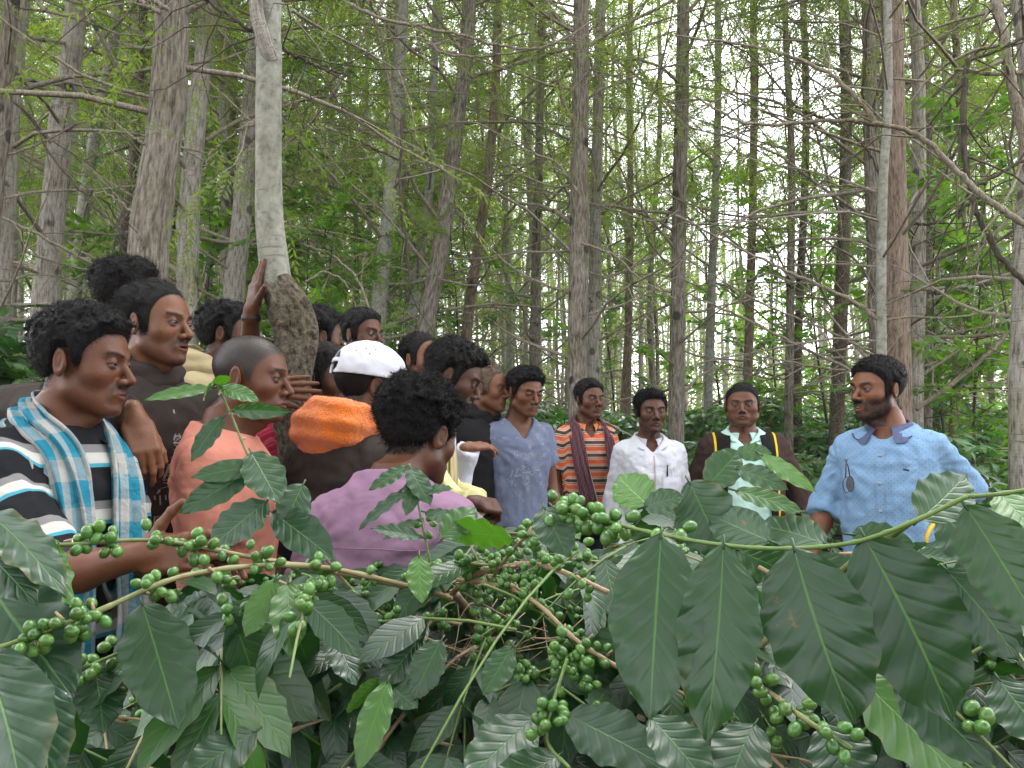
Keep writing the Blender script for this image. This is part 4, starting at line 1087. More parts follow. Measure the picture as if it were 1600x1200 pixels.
    mb = MB(); tube(mb, catmull([c + A(-.05, -.03, -.05), c + A(-.06, -.05, 0), c + A(-.03, -.045, .05), c + A(.02, -.02, .09)], 14), .008, 6); mb.build('strap', M['yel'], root)
def box_at(c, h, R):
    s_ = np.array([[x, y, z] for x in (-1, 1) for y in (-1, 1) for z in (-1, 1)], float) * np.asarray(h) / 2
    return (s_ @ np.asarray(R).T + c, [[0, 1, 3, 2], [4, 6, 7, 5], [0, 4, 5, 1], [2, 3, 7, 6], [0, 2, 6, 4], [1, 5, 7, 3]])
CAST = [man_striped, man_hoodie, man_behind_hoodie, man_curly_tree, man_shaved, man_behind_trunk, man_plaid, man_beard_back, man_cap, man_purple, man_white_reach, man_yellow, man_old, man_tee, man_orange, man_white, man_vest, man_blue]
# ------------------------------------------------------------------ plant materials
def leaf_mat(name, dark, mid, bright, trans=.28, rough=.32, veins=True, spots=False):
    """leaf colours run from old dark leaves to young bright ones by the leaf's own random number (st.z)"""
    m, n, l, b = mat_new(name); v = attr(n, 'st').outputs['Vector']; x, y, z = sep(n, l, v); co = objcoord(n)
    c = ramp(n, l, z, [(0, dark), (.62, mid), (.9, bright), (1, bright)])
    ax = math_(n, l, 'ABSOLUTE', x)
    if veins:
        f = math_(n, l, 'FRACT', math_(n, l, 'SUBTRACT', math_(n, l, 'MULTIPLY', y, 8.0), math_(n, l, 'MULTIPLY', math_(n, l, 'POWER', ax, .8), 1.9)))
        vd = math_(n, l, 'ABSOLUTE', math_(n, l, 'SUBTRACT', f, .5))            # 0 on a side vein, .5 between
        vein = ramp(n, l, vd, [(0, (1, 1, 1)), (.09, (0, 0, 0))]); mid_ = ramp(n, l, ax, [(.012, (1, 1, 1)), (.040, (0, 0, 0))])
        c = mix_(n, l, math_(n, l, 'MULTIPLY', vein, .12), c, bright); c = mix_(n, l, math_(n, l, 'MULTIPLY', mid_, .42), c, tuple(min(1, k * 1.5) for k in bright))
        h = math_(n, l, 'SUBTRACT', math_(n, l, 'MULTIPLY', ramp(n, l, vd, [(0, (0, 0, 0)), (.22, (1, 1, 1))]), .8), math_(n, l, 'MULTIPLY', mid_, .7))
        h = math_(n, l, 'ADD', h, math_(n, l, 'MULTIPLY', noise(n, l, 120, 2, .6, co), .25))
        bump(n, l, h, b, .34, .0011)
    nz = noise(n, l, 45, 4, .65, co); c = mix_(n, l, math_(n, l, 'MULTIPLY', nz, .5), c, mix_(n, l, 1.0, c, (.6, .62, .5), 'MULTIPLY'))
    if spots:
        sp = ramp(n, l, noise(n, l, 26, 5, .7, co), [(.69, (0, 0, 0)), (.75, (1, 1, 1))]); c = mix_(n, l, math_(n, l, 'MULTIPLY', sp, .75), c, (.16, .085, .02))
        ed = math_(n, l, 'MULTIPLY', ramp(n, l, ax, [(.75, (0, 0, 0)), (1, (1, 1, 1))]), ramp(n, l, noise(n, l, 12, 3, .6, co), [(.56, (0, 0, 0)), (.66, (1, 1, 1))])); c = mix_(n, l, math_(n, l, 'MULTIPLY', ed, .3), c, (.20, .12, .03))
    l.new(c, b.inputs['Base Color']); b.inputs['Roughness'].default_value = rough; b.inputs['Specular IOR Level'].default_value = .52
    rn = ramp(n, l, noise(n, l, 9, 2, .5, co), [(.3, (rough * .85,) * 3), (.7, (rough * 1.35,) * 3)]); l.new(rn, b.inputs['Roughness'])
    tc = mix_(n, l, 1.0, c, (1.9, 2.3, .6), 'MULTIPLY'); translucent(m, b, tc, trans); return m
M['coffee'] = leaf_mat('coffee_leaf', (.009, .037, .014), (.020, .068, .016), (.060, .155, .019), .20, .33, True, True)
M['coffee_far'] = leaf_mat('coffee_leaf_plain', (.028, .095, .034), (.060, .165, .042), (.14, .27, .055), .30, .36, False)
M['canopy'] = leaf_mat('canopy_leaf', (.075, .10, .030), (.135, .165, .048), (.23, .25, .075), .50, .5, False)
M['canopy2'] = leaf_mat('feathery_leaf', (.065, .098, .034), (.12, .155, .052), (.21, .24, .08), .50, .5, False)
M['under'] = leaf_mat('sapling_leaf', (.06, .12, .028), (.10, .175, .038), (.15, .25, .05), .46, .42, False)
def bark(name, c1, c2, c3, vert=6, scars=.17, bs_=1.0, rings=.0, scale=2.2, dist=.02):
    m, n, l, b = mat_new(name); co = attr(n, 'st').outputs['Vector']
    mp = mapping(n, l, co, (5.0 * scale, 5.0 * scale, vert * .12 * scale)); f = noise(n, l, 7, 5, .65, mp)
    big = noise(n, l, 1.6, 4, .6, co); fine = noise(n, l, 55, 4, .65, co)
    c = ramp(n, l, f, [(.33, c1), (.50, c2), (.70, c3)])
    c = mix_(n, l, ramp(n, l, big, [(.42, (0, 0, 0)), (.62, (1, 1, 1))]), c, mix_(n, l, 1.0, c, (.80, .79, .70), 'MULTIPLY'))
    h = f
    if scars:
        vo = n.new('ShaderNodeTexVoronoi'); vo.inputs['Scale'].default_value = 1.0; l.new(mapping(n, l, co, (4.5, 4.5, 3.6)), vo.inputs['Vector'])
        sc_ = ramp(n, l, math_(n, l, 'ADD', vo.outputs['Distance'], math_(n, l, 'MULTIPLY', f, .12)), [(scars + .02, (1, 1, 1)), (scars + .08, (0, 0, 0))])
        c = mix_(n, l, math_(n, l, 'MULTIPLY', sc_, .8), c, tuple(k * .45 for k in c1)); h = math_(n, l, 'ADD', f, math_(n, l, 'MULTIPLY', sc_, .8))
    if rings:
        mr = mapping(n, l, co, (3, 3, 26)); r = noise(n, l, 3.5, 4, .7, mr); c = mix_(n, l, ramp(n, l, r, [(.60, (0, 0, 0)), (.68, (1, 1, 1))]), c, c1); h = math_(n, l, 'ADD', math_(n, l, 'MULTIPLY', r, -rings), f)
    c = mix_(n, l, math_(n, l, 'MULTIPLY', fine, .5), c, mix_(n, l, 1.0, c, (.6, .6, .6), 'MULTIPLY'))
    l.new(c, b.inputs['Base Color']); b.inputs['Roughness'].default_value = .9; b.inputs['Specular IOR Level'].default_value = .2
    bump(n, l, math_(n, l, 'ADD', h, math_(n, l, 'MULTIPLY', fine, .3)), b, bs_, dist); return m
M['bark'] = bark('ridged_brown_bark', (.062, .050, .040), (.20, .172, .142), (.36, .325, .28))
M['bark_grey'] = bark('grey_bark', (.12, .105, .088), (.33, .30, .26), (.46, .43, .38), rings=.6)
M['bark_pale'] = bark('smooth_pale_bark', (.15, .145, .12), (.27, .265, .23), (.36, .355, .315), vert=30, bs_=.25, rings=.5, dist=.006, scale=1.0, scars=.10)
M['bark_red'] = bark('red_brown_bark', (.085, .060, .045), (.21, .155, .12), (.31, .25, .20), bs_=.6)
M['bark_rough'] = bark('rough_flaky_bark', (.035, .026, .020), (.15, .120, .090), (.26, .23, .18), vert=30, bs_=1.0, scale=2.2, dist=.03)
M['twig'] = bark('twig_bark', (.10, .082, .062), (.23, .195, .155), (.36, .32, .26), vert=8, bs_=.4, scale=3, dist=.003)
M['twig_dark'] = bark('dark_twig_bark', (.03, .024, .018), (.07, .056, .042), (.13, .11, .085), bs_=.4, scale=3, dist=.003)
M['wood'] = bark('coffee_wood', (.10, .065, .035), (.24, .165, .095), (.40, .30, .19), bs_=.6, scale=6, dist=.003)
def col_simple(name, rough=.35, spec=.5, trans=0, bs_=.15, sc=150):
    m, n, l, b = mat_new(name); a = attr(n, 'Col').outputs['Color']; co = objcoord(n); nz = noise(n, l, sc, 3, .6, co)
    l.new(mix_(n, l, math_(n, l, 'MULTIPLY', nz, .45), a, mix_(n, l, 1.0, a, (.55, .6, .5), 'MULTIPLY')), b.inputs['Base Color'])
    b.inputs['Roughness'].default_value = rough; b.inputs['Specular IOR Level'].default_value = spec; bump(n, l, nz, b, bs_, .001); return m
M['berry'] = col_simple('coffee_berry', .30, .5); M['stem'] = col_simple('coffee_stem', .5, .4)

# ------------------------------------------------------------------ leaf shapes
def leaf_shape(nu=9, nt=16, width=.42, fold=.18, droop=.25, wave=.018, ripple=.010, seed=0, acum=1.0, curl=0.0):
    """unit-length coffee leaf: grows along +y from the origin, upper face +z; returns V, Q, (u, t)"""
    t = np.linspace(0, 1, nt); u = np.linspace(-1, 1, nu)
    w = (np.sin(math.pi * t ** .92) ** .70) * (1 - .10 * t)
    tip = .10 * acum; w = np.where(t > .86, np.maximum(w * (1 - (t - .86) / .14) ** .35, tip * (1 - t) / .14 * .5), w); w[0] = .02; w[-1] = .004
    w = w * width / 2 / max(w.max(), 1e-6)
    T, U = np.meshgrid(t, u, indexing='ij'); Wd = w[:, None]
    au = np.abs(U); ph = seed * 1.7
    edge = np.sin(T * 31 + ph + 2.0 * np.sin(U + seed)) * wave * au ** 2
    rip = np.cos(2 * math.pi * (T * 8 - au ** .8 * 1.9)) * ripple * (au * (1.2 - au)) * 2.2 * np.minimum(1, Wd / (width * .25))
    X = U * Wd * math.cos(fold) * (1 + .05 * np.sin(T * 27 + ph) * au)
    Z = au * Wd * math.sin(fold) + edge + rip + curl * (au * Wd) ** 2 * -6
    # bend along the length
    ang = -droop * T ** 1.3; dt = 1.0 / (nt - 1)
    cy_ = np.concatenate([[0], np.cumsum(np.cos(ang[1:, 0]) * dt)]); cz = np.concatenate([[0], np.cumsum(np.sin(ang[1:, 0]) * dt)])
    Y = cy_[:, None] - Z * np.sin(ang); Z2 = cz[:, None] + Z * np.cos(ang)
    sw = .06 * math.sin(seed * 2.3); X = X + sw * (T ** 2)
    return np.stack([X, Y, Z2], -1).reshape(-1, 3), grid_faces(nu, nt), np.stack([U, T], -1).reshape(-1, 2)
def leaf_bank(n, **k): return [leaf_shape(seed=i, fold=R_.uniform(.08, .3), droop=R_.uniform(.0, .9), width=R_.uniform(.36, .48), **k) for i in range(n)]
BANK_HI = leaf_bank(14, nu=9, nt=22, wave=.012, ripple=.0075)
BANK_MID = leaf_bank(10, nu=5, nt=11, wave=.014, ripple=.0)
BANK_LO = [leaf_shape(nu=3, nt=6, seed=i, fold=.2, droop=R_.uniform(.1, .9), width=R_.uniform(.36, .46), wave=.01, ripple=0) for i in range(6)]
def put_leaf(mb, bank, p, d, n, L, tone, wid=None, k=None):
    V, Q, ut = bank[R_.randrange(len(bank)) if k is None else k]
    d = nrm(d); n = np.asarray(n, float); n = n - d * (n @ d); n = nrm(n); x = np.cross(d, n)
    S_ = np.array([1.0 if wid is None else wid, 1, 1])
    mb.add((V * S_ * L) @ np.stack([x, d, n]) + p, Q, st=np.concatenate([ut, np.full((len(V), 1), tone)], 1))
def put_many(mb, bank, Pn, D, N, L, tone):
    """many leaves at once"""
    ks = rng.integers(0, len(bank), len(Pn)); D = nrm(D); N = nrm(N - D * (N * D).sum(1)[:, None]); X = np.cross(D, N)
    for k in range(len(bank)):
        i = np.nonzero(ks == k)[0]
        if not len(i): continue
        V, Q, ut = bank[k]; m = len(V)
        R3 = np.stack([X[i], D[i], N[i]], 1)                       # rows
        W_ = np.einsum('vk,nkj->nvj', V, R3) * L[i][:, None, None] + Pn[i][:, None]
        QQ = Q[None] + (np.arange(len(i)) * m)[:, None, None]
        st = np.concatenate([np.broadcast_to(ut[None], (len(i), m, 2)), np.broadcast_to(tone[i][:, None, None], (len(i), m, 1))], 2)
        mb.add(W_.reshape(-1, 3), QQ.reshape(-1, 4), st=st.reshape(-1, 3))
def berries(mb, c, n, r=.0068, spread=.011, ax=None, g=None):
    """a packed cluster of unripe coffee cherries round a node"""
    g = g or rng; placed = []
    ax = A(1, 0, 0) if ax is None else nrm(ax)
    for _ in range(n * 30):
        if len(placed) >= n: break
        d = nrm(g.normal(0, 1, 3)); d = nrm(d - ax * (d @ ax) * .4); p = c + d * (.006 + spread * g.random()) + ax * g.normal(0, spread * .55)
        if all(np.linalg.norm(p - q) > r * 1.62 for q, _ in placed): placed.append((p, d))
    for p, d in placed:
        d = nrm(d + g.normal(0, .25, 3)); u = nrm(np.cross(d, A(.3, .8, .5))); v = np.cross(d, u); rr = r * g.uniform(.88, 1.12)
        th = np.array([0.0, .16, .30, .7, 1.15, 1.6, 2.1, 2.6, math.pi]); a = np.arange(9) * 2 * math.pi / 9
        prof = np.array([.93, .95, 1.0, 1, 1, 1, 1, 1, 1.0])
        V = (np.cos(th) * prof * 1.24)[:, None, None] * d + (np.sin(th) * prof)[:, None, None] * (np.cos(a)[:, None] * u + np.sin(a)[:, None] * v)
        base = A(.048, .135, .024) * g.uniform(.75, 1.25) + A(.025, .03, 0) * g.random()
        C = np.tile(base, (81, 1)); C[:18] = base * .35 + A(.04, .03, .01); C[18:27] = base * 1.1
        mb.add(V.reshape(-1, 3) * rr + p, grid_faces(9, 9, True), Col=np.concatenate([C, np.ones((81, 1))], 1))

# ------------------------------------------------------------------ branch along photograph points
GREEN = A(.095, .155, .035); WOOD = A(.27, .19, .11); WOOD_D = A(.15, .10, .06)
def stem_tube(mb, pts, r0, r1, c0, c1, k=8, nodes=True):
    n = len(pts); t = np.linspace(0, 1, n); r = r0 + (r1 - r0) * t
    if nodes: r = r * (1 + .22 * (np.abs(np.sin(t * n * .32)) > .93))
    V0 = mb.n; C = np.repeat((c0 + (c1 - c0) * t[:, None]), k, 0) * (1 + .2 * vnoise(np.repeat(pts, k, 0), .004)[:, None])
    C = np.vstack([C, c1, c0]); tube(mb, pts, r, k, True, Col=np.concatenate([C, np.ones((len(C), 1))], 1))
def pxpath(pp, n):
    return catmull(np.array([P(*q) for q in pp]), n)
def view_normal(p, up=.45, jit=.25):
    v = nrm(A(0, 0, CAMZ) - p); return nrm(v * (1 - up) + A(0, 0, up) + rng.normal(0, jit, 3))
# ------------------------------------------------------------------ ground
def build_ground():
    xs = np.concatenate([np.linspace(-90, -10, 41), np.linspace(-9.6, 9.6, 97), np.linspace(10, 90, 41)])
    ys = np.concatenate([np.linspace(-30, -2, 15), np.linspace(-1.5, 14, 80), np.linspace(15, 120, 60)])
    X, Y = np.meshgrid(xs, ys); Z = gz(X, Y) + .02 * vnoise(np.stack([X, Y, X * 0], -1), .35)
    m, n, l, b = mat_new('leaf_litter_ground'); co = objcoord(n)
    a = noise(n, l, 9, 6, .7, co); c = noise(n, l, 1.1, 4, .6, co)
    vor = n.new('ShaderNodeTexVoronoi'); vor.inputs['Scale'].default_value = 26; l.new(co, vor.inputs['Vector'])
    k = ramp(n, l, a, [(.3, (.035, .020, .013)), (.5, (.10, .058, .036)), (.7, (.19, .12, .075))])
    k = mix_(n, l, .5, k, mix_(n, l, 1.0, k, vor.outputs['Color'], 'MULTIPLY'))
    k = mix_(n, l, ramp(n, l, c, [(.5, (0, 0, 0)), (.62, (1, 1, 1))]), k, (.028, .055, .014))
    l.new(k, b.inputs['Base Color']); b.inputs['Roughness'].default_value = .95
    bump(n, l, math_(n, l, 'ADD', a, vor.outputs['Distance']), b, .8, .03)
    mb = MB(); mb.add(np.stack([X, Y, Z], -1).reshape(-1, 3), grid_faces(len(xs), len(ys)))
    tag(mb.build('ground', m), kind='structure')

# ------------------------------------------------------------------ trees
def trunk_mesh(mb, path, r, k=14, ridge=.05, knots=10, seed=0, flare=.35, knotamp=.35):
    g = np.random.default_rng(seed); path = np.asarray(path, float)
    t, nn, bb = frames(path, A(1, 0, 0)); a = np.arange(k) * 2 * math.pi / k
    L = np.concatenate([[0], np.cumsum(np.linalg.norm(np.diff(path, axis=0), axis=1))])
    r = np.broadcast_to(np.asarray(r, float), (len(path),)).copy(); r *= 1 + flare * np.exp(-L / .25)
    R2 = r[:, None] * np.ones(k)[None]
    q = np.stack([np.cos(a)[None] * 1.3 + 0 * L[:, None], np.sin(a)[None] * 1.3 + 0 * L[:, None], L[:, None] * .9 + 0 * a[None]], -1)
    R2 = R2 * (1 + ridge * 1.3 * vnoise(q + seed, .42) + ridge * 1.2 * vnoise(q + seed, .9))
    for _ in range(knots):
        l0 = g.uniform(.3, L[-1] * .95); a0 = g.uniform(0, 2 * math.pi); da = (a - a0 + math.pi) % (2 * math.pi) - math.pi; s_ = .05 + .6 * np.interp(l0, L, r)
        R2 += np.interp(l0, L, r) * knotamp * g.uniform(.4, 1.0) * np.exp(-((L[:, None] - l0) / s_) ** 2 - (da[None] / .55) ** 2)
    V = path[:, None] + R2[..., None] * (np.cos(a)[None, :, None] * nn[:, None] + np.sin(a)[None, :, None] * bb[:, None])
    stc = np.stack([np.cos(a)[None] * r.mean() + 0 * L[:, None] + seed * 3.1, np.sin(a)[None] * r.mean() + 0 * L[:, None], L[:, None] + 0 * a[None] + seed * 7.7], -1)
    mb.add(V.reshape(-1, 3), grid_faces(k, len(path), True), st=stc.reshape(-1, 3))
def twig(mb, p0, d, L, r0, r1, g, n=6, sag=-.1, wob=.25, k=4):
    pts = [p0]; d = nrm(d)
    for i in range(n - 1):
        d = nrm(d + g.normal(0, wob, 3) * .5 + A(0, 0, sag)); pts.append(pts[-1] + d * L / (n - 1))
    pts = np.array(pts); V0 = mb.n
    tube(mb, pts, np.linspace(r0, r1, n), k, False, st=(0, 0, 0)); 
    mb.at['st'][-1] = (V0, np.asarray(mb.V[-1], np.float32)); return pts
def sprays(mb, P0, D, L, g, nl=14, lw=.011, ll=.055, droop=.5, tone=None):
    """feathery leaves: slim leaflets in two rows along a drooping stalk"""
    m = len(P0)
    if not m: return
    D = nrm(D); side = nrm(np.cross(D, A(0, 0, 1)) + 1e-4 + g.normal(0, .35, (m, 3))); up = np.cross(side, D)
    tone = g.random(m) if tone is None else tone
    for j in range(nl):
        t = (j // 2 + 1) / (nl / 2); s_ = 1 if j % 2 else -1
        base = P0 + D * (L * t)[:, None] - up * 0 + A(0, 0, -1) * (droop * L * t * t)[:, None]
        dirn = nrm(side * s_ * (1.05 - .5 * t) + D * (.5 + .6 * t) - A(0, 0, 1) * .25 + g.normal(0, .22, (m, 3)))
        ln = (ll * (.65 + .8 * math.sin(math.pi * min(t * .85 + .1, 1))) * (L / .3) * g.uniform(.75, 1.2, m))[:, None]
        wv = nrm(np.cross(dirn, up + g.normal(0, .4, (m, 3)))) * (lw * (L / .3))[:, None]
        V = np.stack([base, base + dirn * ln * .45 + wv, base + dirn * ln, base + dirn * ln * .45 - wv], 1)
        st = np.zeros((m, 4, 3)); st[..., 0] = .3; st[..., 1] = t; st[..., 2] = np.clip(tone + g.normal(0, .08, m), 0, 1)[:, None]
        mb.add(V.reshape(-1, 3), np.arange(m * 4).reshape(-1, 4), st=st.reshape(-1, 3))
def tree_parts(path, r, seed, bark_, nb=46, ns=6, crown_from=3.2, bare_from=1.3, leafmat='canopy', blen=1.7, twigmat='twig', k=12, dens=1.0, knots=14, ridge=.05, nl=22, flare=.35, spr=.27, lw=.0062, ll=.036, thin=.8):
    """returns trunk, branch and crown mesh builders"""
    g = np.random.default_rng(seed); path = np.asarray(path, float)
    T_ = MB(); trunk_mesh(T_, path, r, k, ridge, knots, seed, flare)
    B = MB(); C = MB(); L = np.concatenate([[0], np.cumsum(np.linalg.norm(np.diff(path, axis=0), axis=1))]); H = L[-1]
    rr = np.broadcast_to(np.asarray(r, float), (len(path),))
    ends = []; ed = []
    for i in range(nb):
        z = bare_from + (H - bare_from) * ((i + g.random()) / nb) ** 1.05; z = min(z, H * .995)
        p0 = np.array([np.interp(z, L, path[:, j]) for j in range(3)]); rt = np.interp(z, L, rr)
        a = g.uniform(0, 2 * math.pi); leafy = z > crown_from * g.uniform(.75, 1.25)
        el = g.uniform(.15, .85) if leafy else g.uniform(-.1, .6)
        d = A(math.cos(a) * math.cos(el), math.sin(a) * math.cos(el), math.sin(el))
        top = 1 - .55 * (z / H); ln = blen * g.uniform(.55, 1.3) * (top + .25) * (1.0 if leafy else .8)
        r0 = min(rt * .38, .005 + .0085 * ln) * thin
        pts = twig(B, p0 + d * rt * .5, d, ln, r0, r0 * .28, g, 7, g.uniform(-.10, .06), .28, 5)
        for j in range(ns if leafy else int(ns * .4)):
            q = g.integers(2, 7); b0 = pts[q]; dd = nrm(pts[q] - pts[q - 1]); sd = nrm(g.normal(0, 1, 3)); d2 = nrm(dd * .7 + sd * .8 + A(0, 0, .1))
            l2 = ln * g.uniform(.2, .5); p2 = twig(B, b0, d2, l2, r0 * .4, r0 * .16, g, 4, -.06, .3, 3)
            if leafy:
                for e in (1, 2, 3): ends.append(p2[e]); ed.append(p2[e] - p2[e - 1])
        if leafy: ends.append(pts[-1]); ed.append(pts[-1] - pts[-2])
    if ends and dens > 0:
        E = np.array(ends); D = nrm(np.array(ed)); keep = g.random(len(E)) < dens; E = E[keep]; D = D[keep]
        E = np.concatenate([E, E, E]); D = nrm(np.concatenate([D, D, D]) + g.normal(0, .6, (len(E), 3)) + A(0, 0, -.1))
        clump = vnoise(E + seed, 1.1) * .5 + .5
        kp = g.random(len(E)) < .35 + .9 * clump; E = E[kp]; D = D[kp]; clump = clump[kp]
        sprays(C, E, D, spr * g.uniform(.65, 1.25, len(E)), g, nl=nl, lw=lw, ll=ll, droop=.2, tone=np.clip(.5 + .55 * (clump - .5) + g.normal(0, .18, len(E)), 0, 1))
    return T_, B, C
def tree_object(path, r, seed, bark_, label, group=None, leafmat='canopy', twigmat='twig', **k):
    T_, B, C = tree_parts(path, r, seed, bark_, **k)
    root = empty('tree', path[0], label, 'tree', group)
    T_.build('trunk', M[bark_], root)
    if B.n: B.build('branches', M[twigmat], root)
    if C.n: C.build('crown', M[leafmat], root, smooth=False)
    return root
def px_trunk(pts, d, H=13.5, n=60, wob=.0):
    """trunk seen through photograph points (top to bottom) at depth d, carried on up to H metres and down to the ground"""
    w = np.array([P(x, y, d) for x, y in pts])[::-1]
    a = w[0]; s = (w[1] - w[0]) / max((w[1] - w[0])[2], .05) * .5; x, y = a[0], a[1]; g = float(gz(x, y)); dz = a[2] - g
    base = A(x - s[0] * min(dz, 1.5), y, g - .05)
    b = w[-1]; s2 = (w[-1] - w[-2]) / max((w[-1] - w[-2])[2], .05) * .5
    out = [base] + list(w); z = b[2]; cur = b
    while cur[2] < H: cur = cur + A(s2[0] * 1.6 + .05 * math.sin(cur[2]), .04 * math.cos(cur[2] * 1.3), 1.6); out.append(cur); s2 = s2 * .7
    return catmull(np.array(out), n)
HERO = [
 # points top to bottom, depth, width px, bark, label, extra
 ([(270, 0), (262, 170), (244, 300), (231, 420)], 4.3, 58, 'bark', 'thickest trunk at left, ridged brown bark, rising behind the man in the hoodie', dict(bare_from=3.0, crown_from=4.0, k=30, ridge=.07, knots=10)),
 ([(326, 0), (312, 150), (298, 300), (292, 450)], 6.4, 31, 'bark_grey', 'spotted grey trunk just right of the thickest brown trunk', dict(k=16, knots=26)),
 ([(122, 0), (104, 150), (86, 300), (72, 480)], 6.2, 36, 'bark_grey', 'grey knotted trunk second from the left edge', dict(k=16, knots=22)),
 ([(30, 0), (14, 150), (6, 300), (-4, 450)], 5.6, 38, 'bark_grey', 'grey trunk cut by the left edge of the picture', dict(k=16, knots=18)),
 ([(185, 0), (166, 130), (140, 260), (118, 450)], 9.0, 19, 'bark_pale', 'slim pale leaning trunk between the grey and brown trunks at left', {}),
 ([(402, 60), (388, 220), (374, 380), (364, 480)], 7.2, 31, 'bark_grey', 'grey trunk directly behind the smooth pale trunk', dict(k=16, knots=20)),
 ([(365, 80), (362, 200), (358, 330), (352, 440)], 9.5, 17, 'bark_rough', 'thin dark trunk between the spotted grey and smooth pale trunks', {}),
 ([(628, 0), (620, 180), (608, 330), (592, 480)], 7.6, 24, 'bark_pale', 'pale trunk above the bearded man at the back', {}),
 ([(730, 60), (712, 200), (690, 380), (664, 530)], 7.4, 27, 'bark', 'leaning brown trunk left of centre', dict(k=14)),
 ([(672, 280), (660, 380), (650, 450), (636, 560)], 8.8, 15, 'bark_pale', 'thin white barked trunk above the man with a receding hairline', {}),
 ([(775, 120), (762, 280), (745, 400), (728, 540)], 9.2, 17, 'bark_red', 'reddish leaning trunk above the older man', {}),
 ([(846, 60), (842, 250), (838, 420), (836, 590)], 10.2, 16, 'bark', 'slim straight trunk above the man in the V-neck T-shirt', {}),
 ([(908, 0), (906, 200), (904, 400), (902, 660)], 6.8, 31, 'bark', 'tall straight brown trunk left of the man in orange stripes', dict(k=18, crown_from=3.6, knots=26, ridge=.07)),
 ([(938, 10), (934, 200), (930, 400), (928, 620)], 8.4, 19, 'bark_grey', 'grey trunk close beside the tall straight brown trunk', {}),
 ([(1068, 0), (1064, 200), (1060, 400), (1056, 690)], 7.8, 24, 'bark', 'straight brown trunk behind the shoulder of the man in white', dict(k=14)),
 ([(985, 250), (984, 400), (982, 520), (980, 620)], 12.5, 12, 'bark_red', 'thin reddish trunk above the man in white', {}),
 ([(1122, 160), (1118, 300), (1112, 450), (1106, 660)], 11.0, 14, 'bark_pale', 'thin pale trunk above the stout man in mint', {}),
 ([(1178, 180), (1176, 330), (1172, 460), (1168, 640)], 11.6, 14, 'bark_red', 'thin reddish trunk straight above the stout man in mint', {}),
 ([(1237, 240), (1236, 380), (1234, 520), (1232, 690)], 9.6, 13, 'bark', 'slender trunk right of the stout man in mint', {}),
 ([(1322, 130), (1320, 300), (1314, 480), (1306, 690)], 9.4, 21, 'bark_rough', 'dark trunk left of the bearded man in blue', {}),
 ([(1356, 0), (1360, 200), (1366, 380), (1374, 600)], 7.4, 24, 'bark', 'brown trunk left of the reddish trunk behind the bearded man', {}),
 ([(1392, 0), (1396, 180), (1398, 360), (1402, 600)], 6.2, 37, 'bark_red', 'thick reddish trunk rising behind the bearded man in blue', dict(k=20, ridge=.08, knots=16, crown_from=4.2)),
 ([(1388, 120), (1380, 280), (1377, 420), (1378, 600)], 5.6, 15, 'bark_pale', 'narrow pale trunk in front of the thick reddish trunk', dict(crown_from=4.5)),
 ([(1432, 60), (1436, 240), (1434, 430), (1430, 640)], 7.2, 23, 'bark_grey', 'grey brown trunk right of the thick reddish trunk', dict(k=14)),
 ([(1455, 300), (1452, 420), (1450, 540), (1448, 680)], 9.8, 15, 'bark', 'slim dark trunk above the blue sleeve of the bearded man', {}),
 ([(1502, 420), (1498, 520), (1494, 600), (1490, 700)], 8.8, 14, 'bark_red', 'short looking red brown trunk near the right edge', dict(crown_from=3.0)),
 ([(1592, -10), (1608, 160), (1600, 380), (1592, 620)], 4.9, 28, 'bark_grey', 'grey trunk cut by the right edge of the picture', dict(k=16, crown_from=4.0)),
]
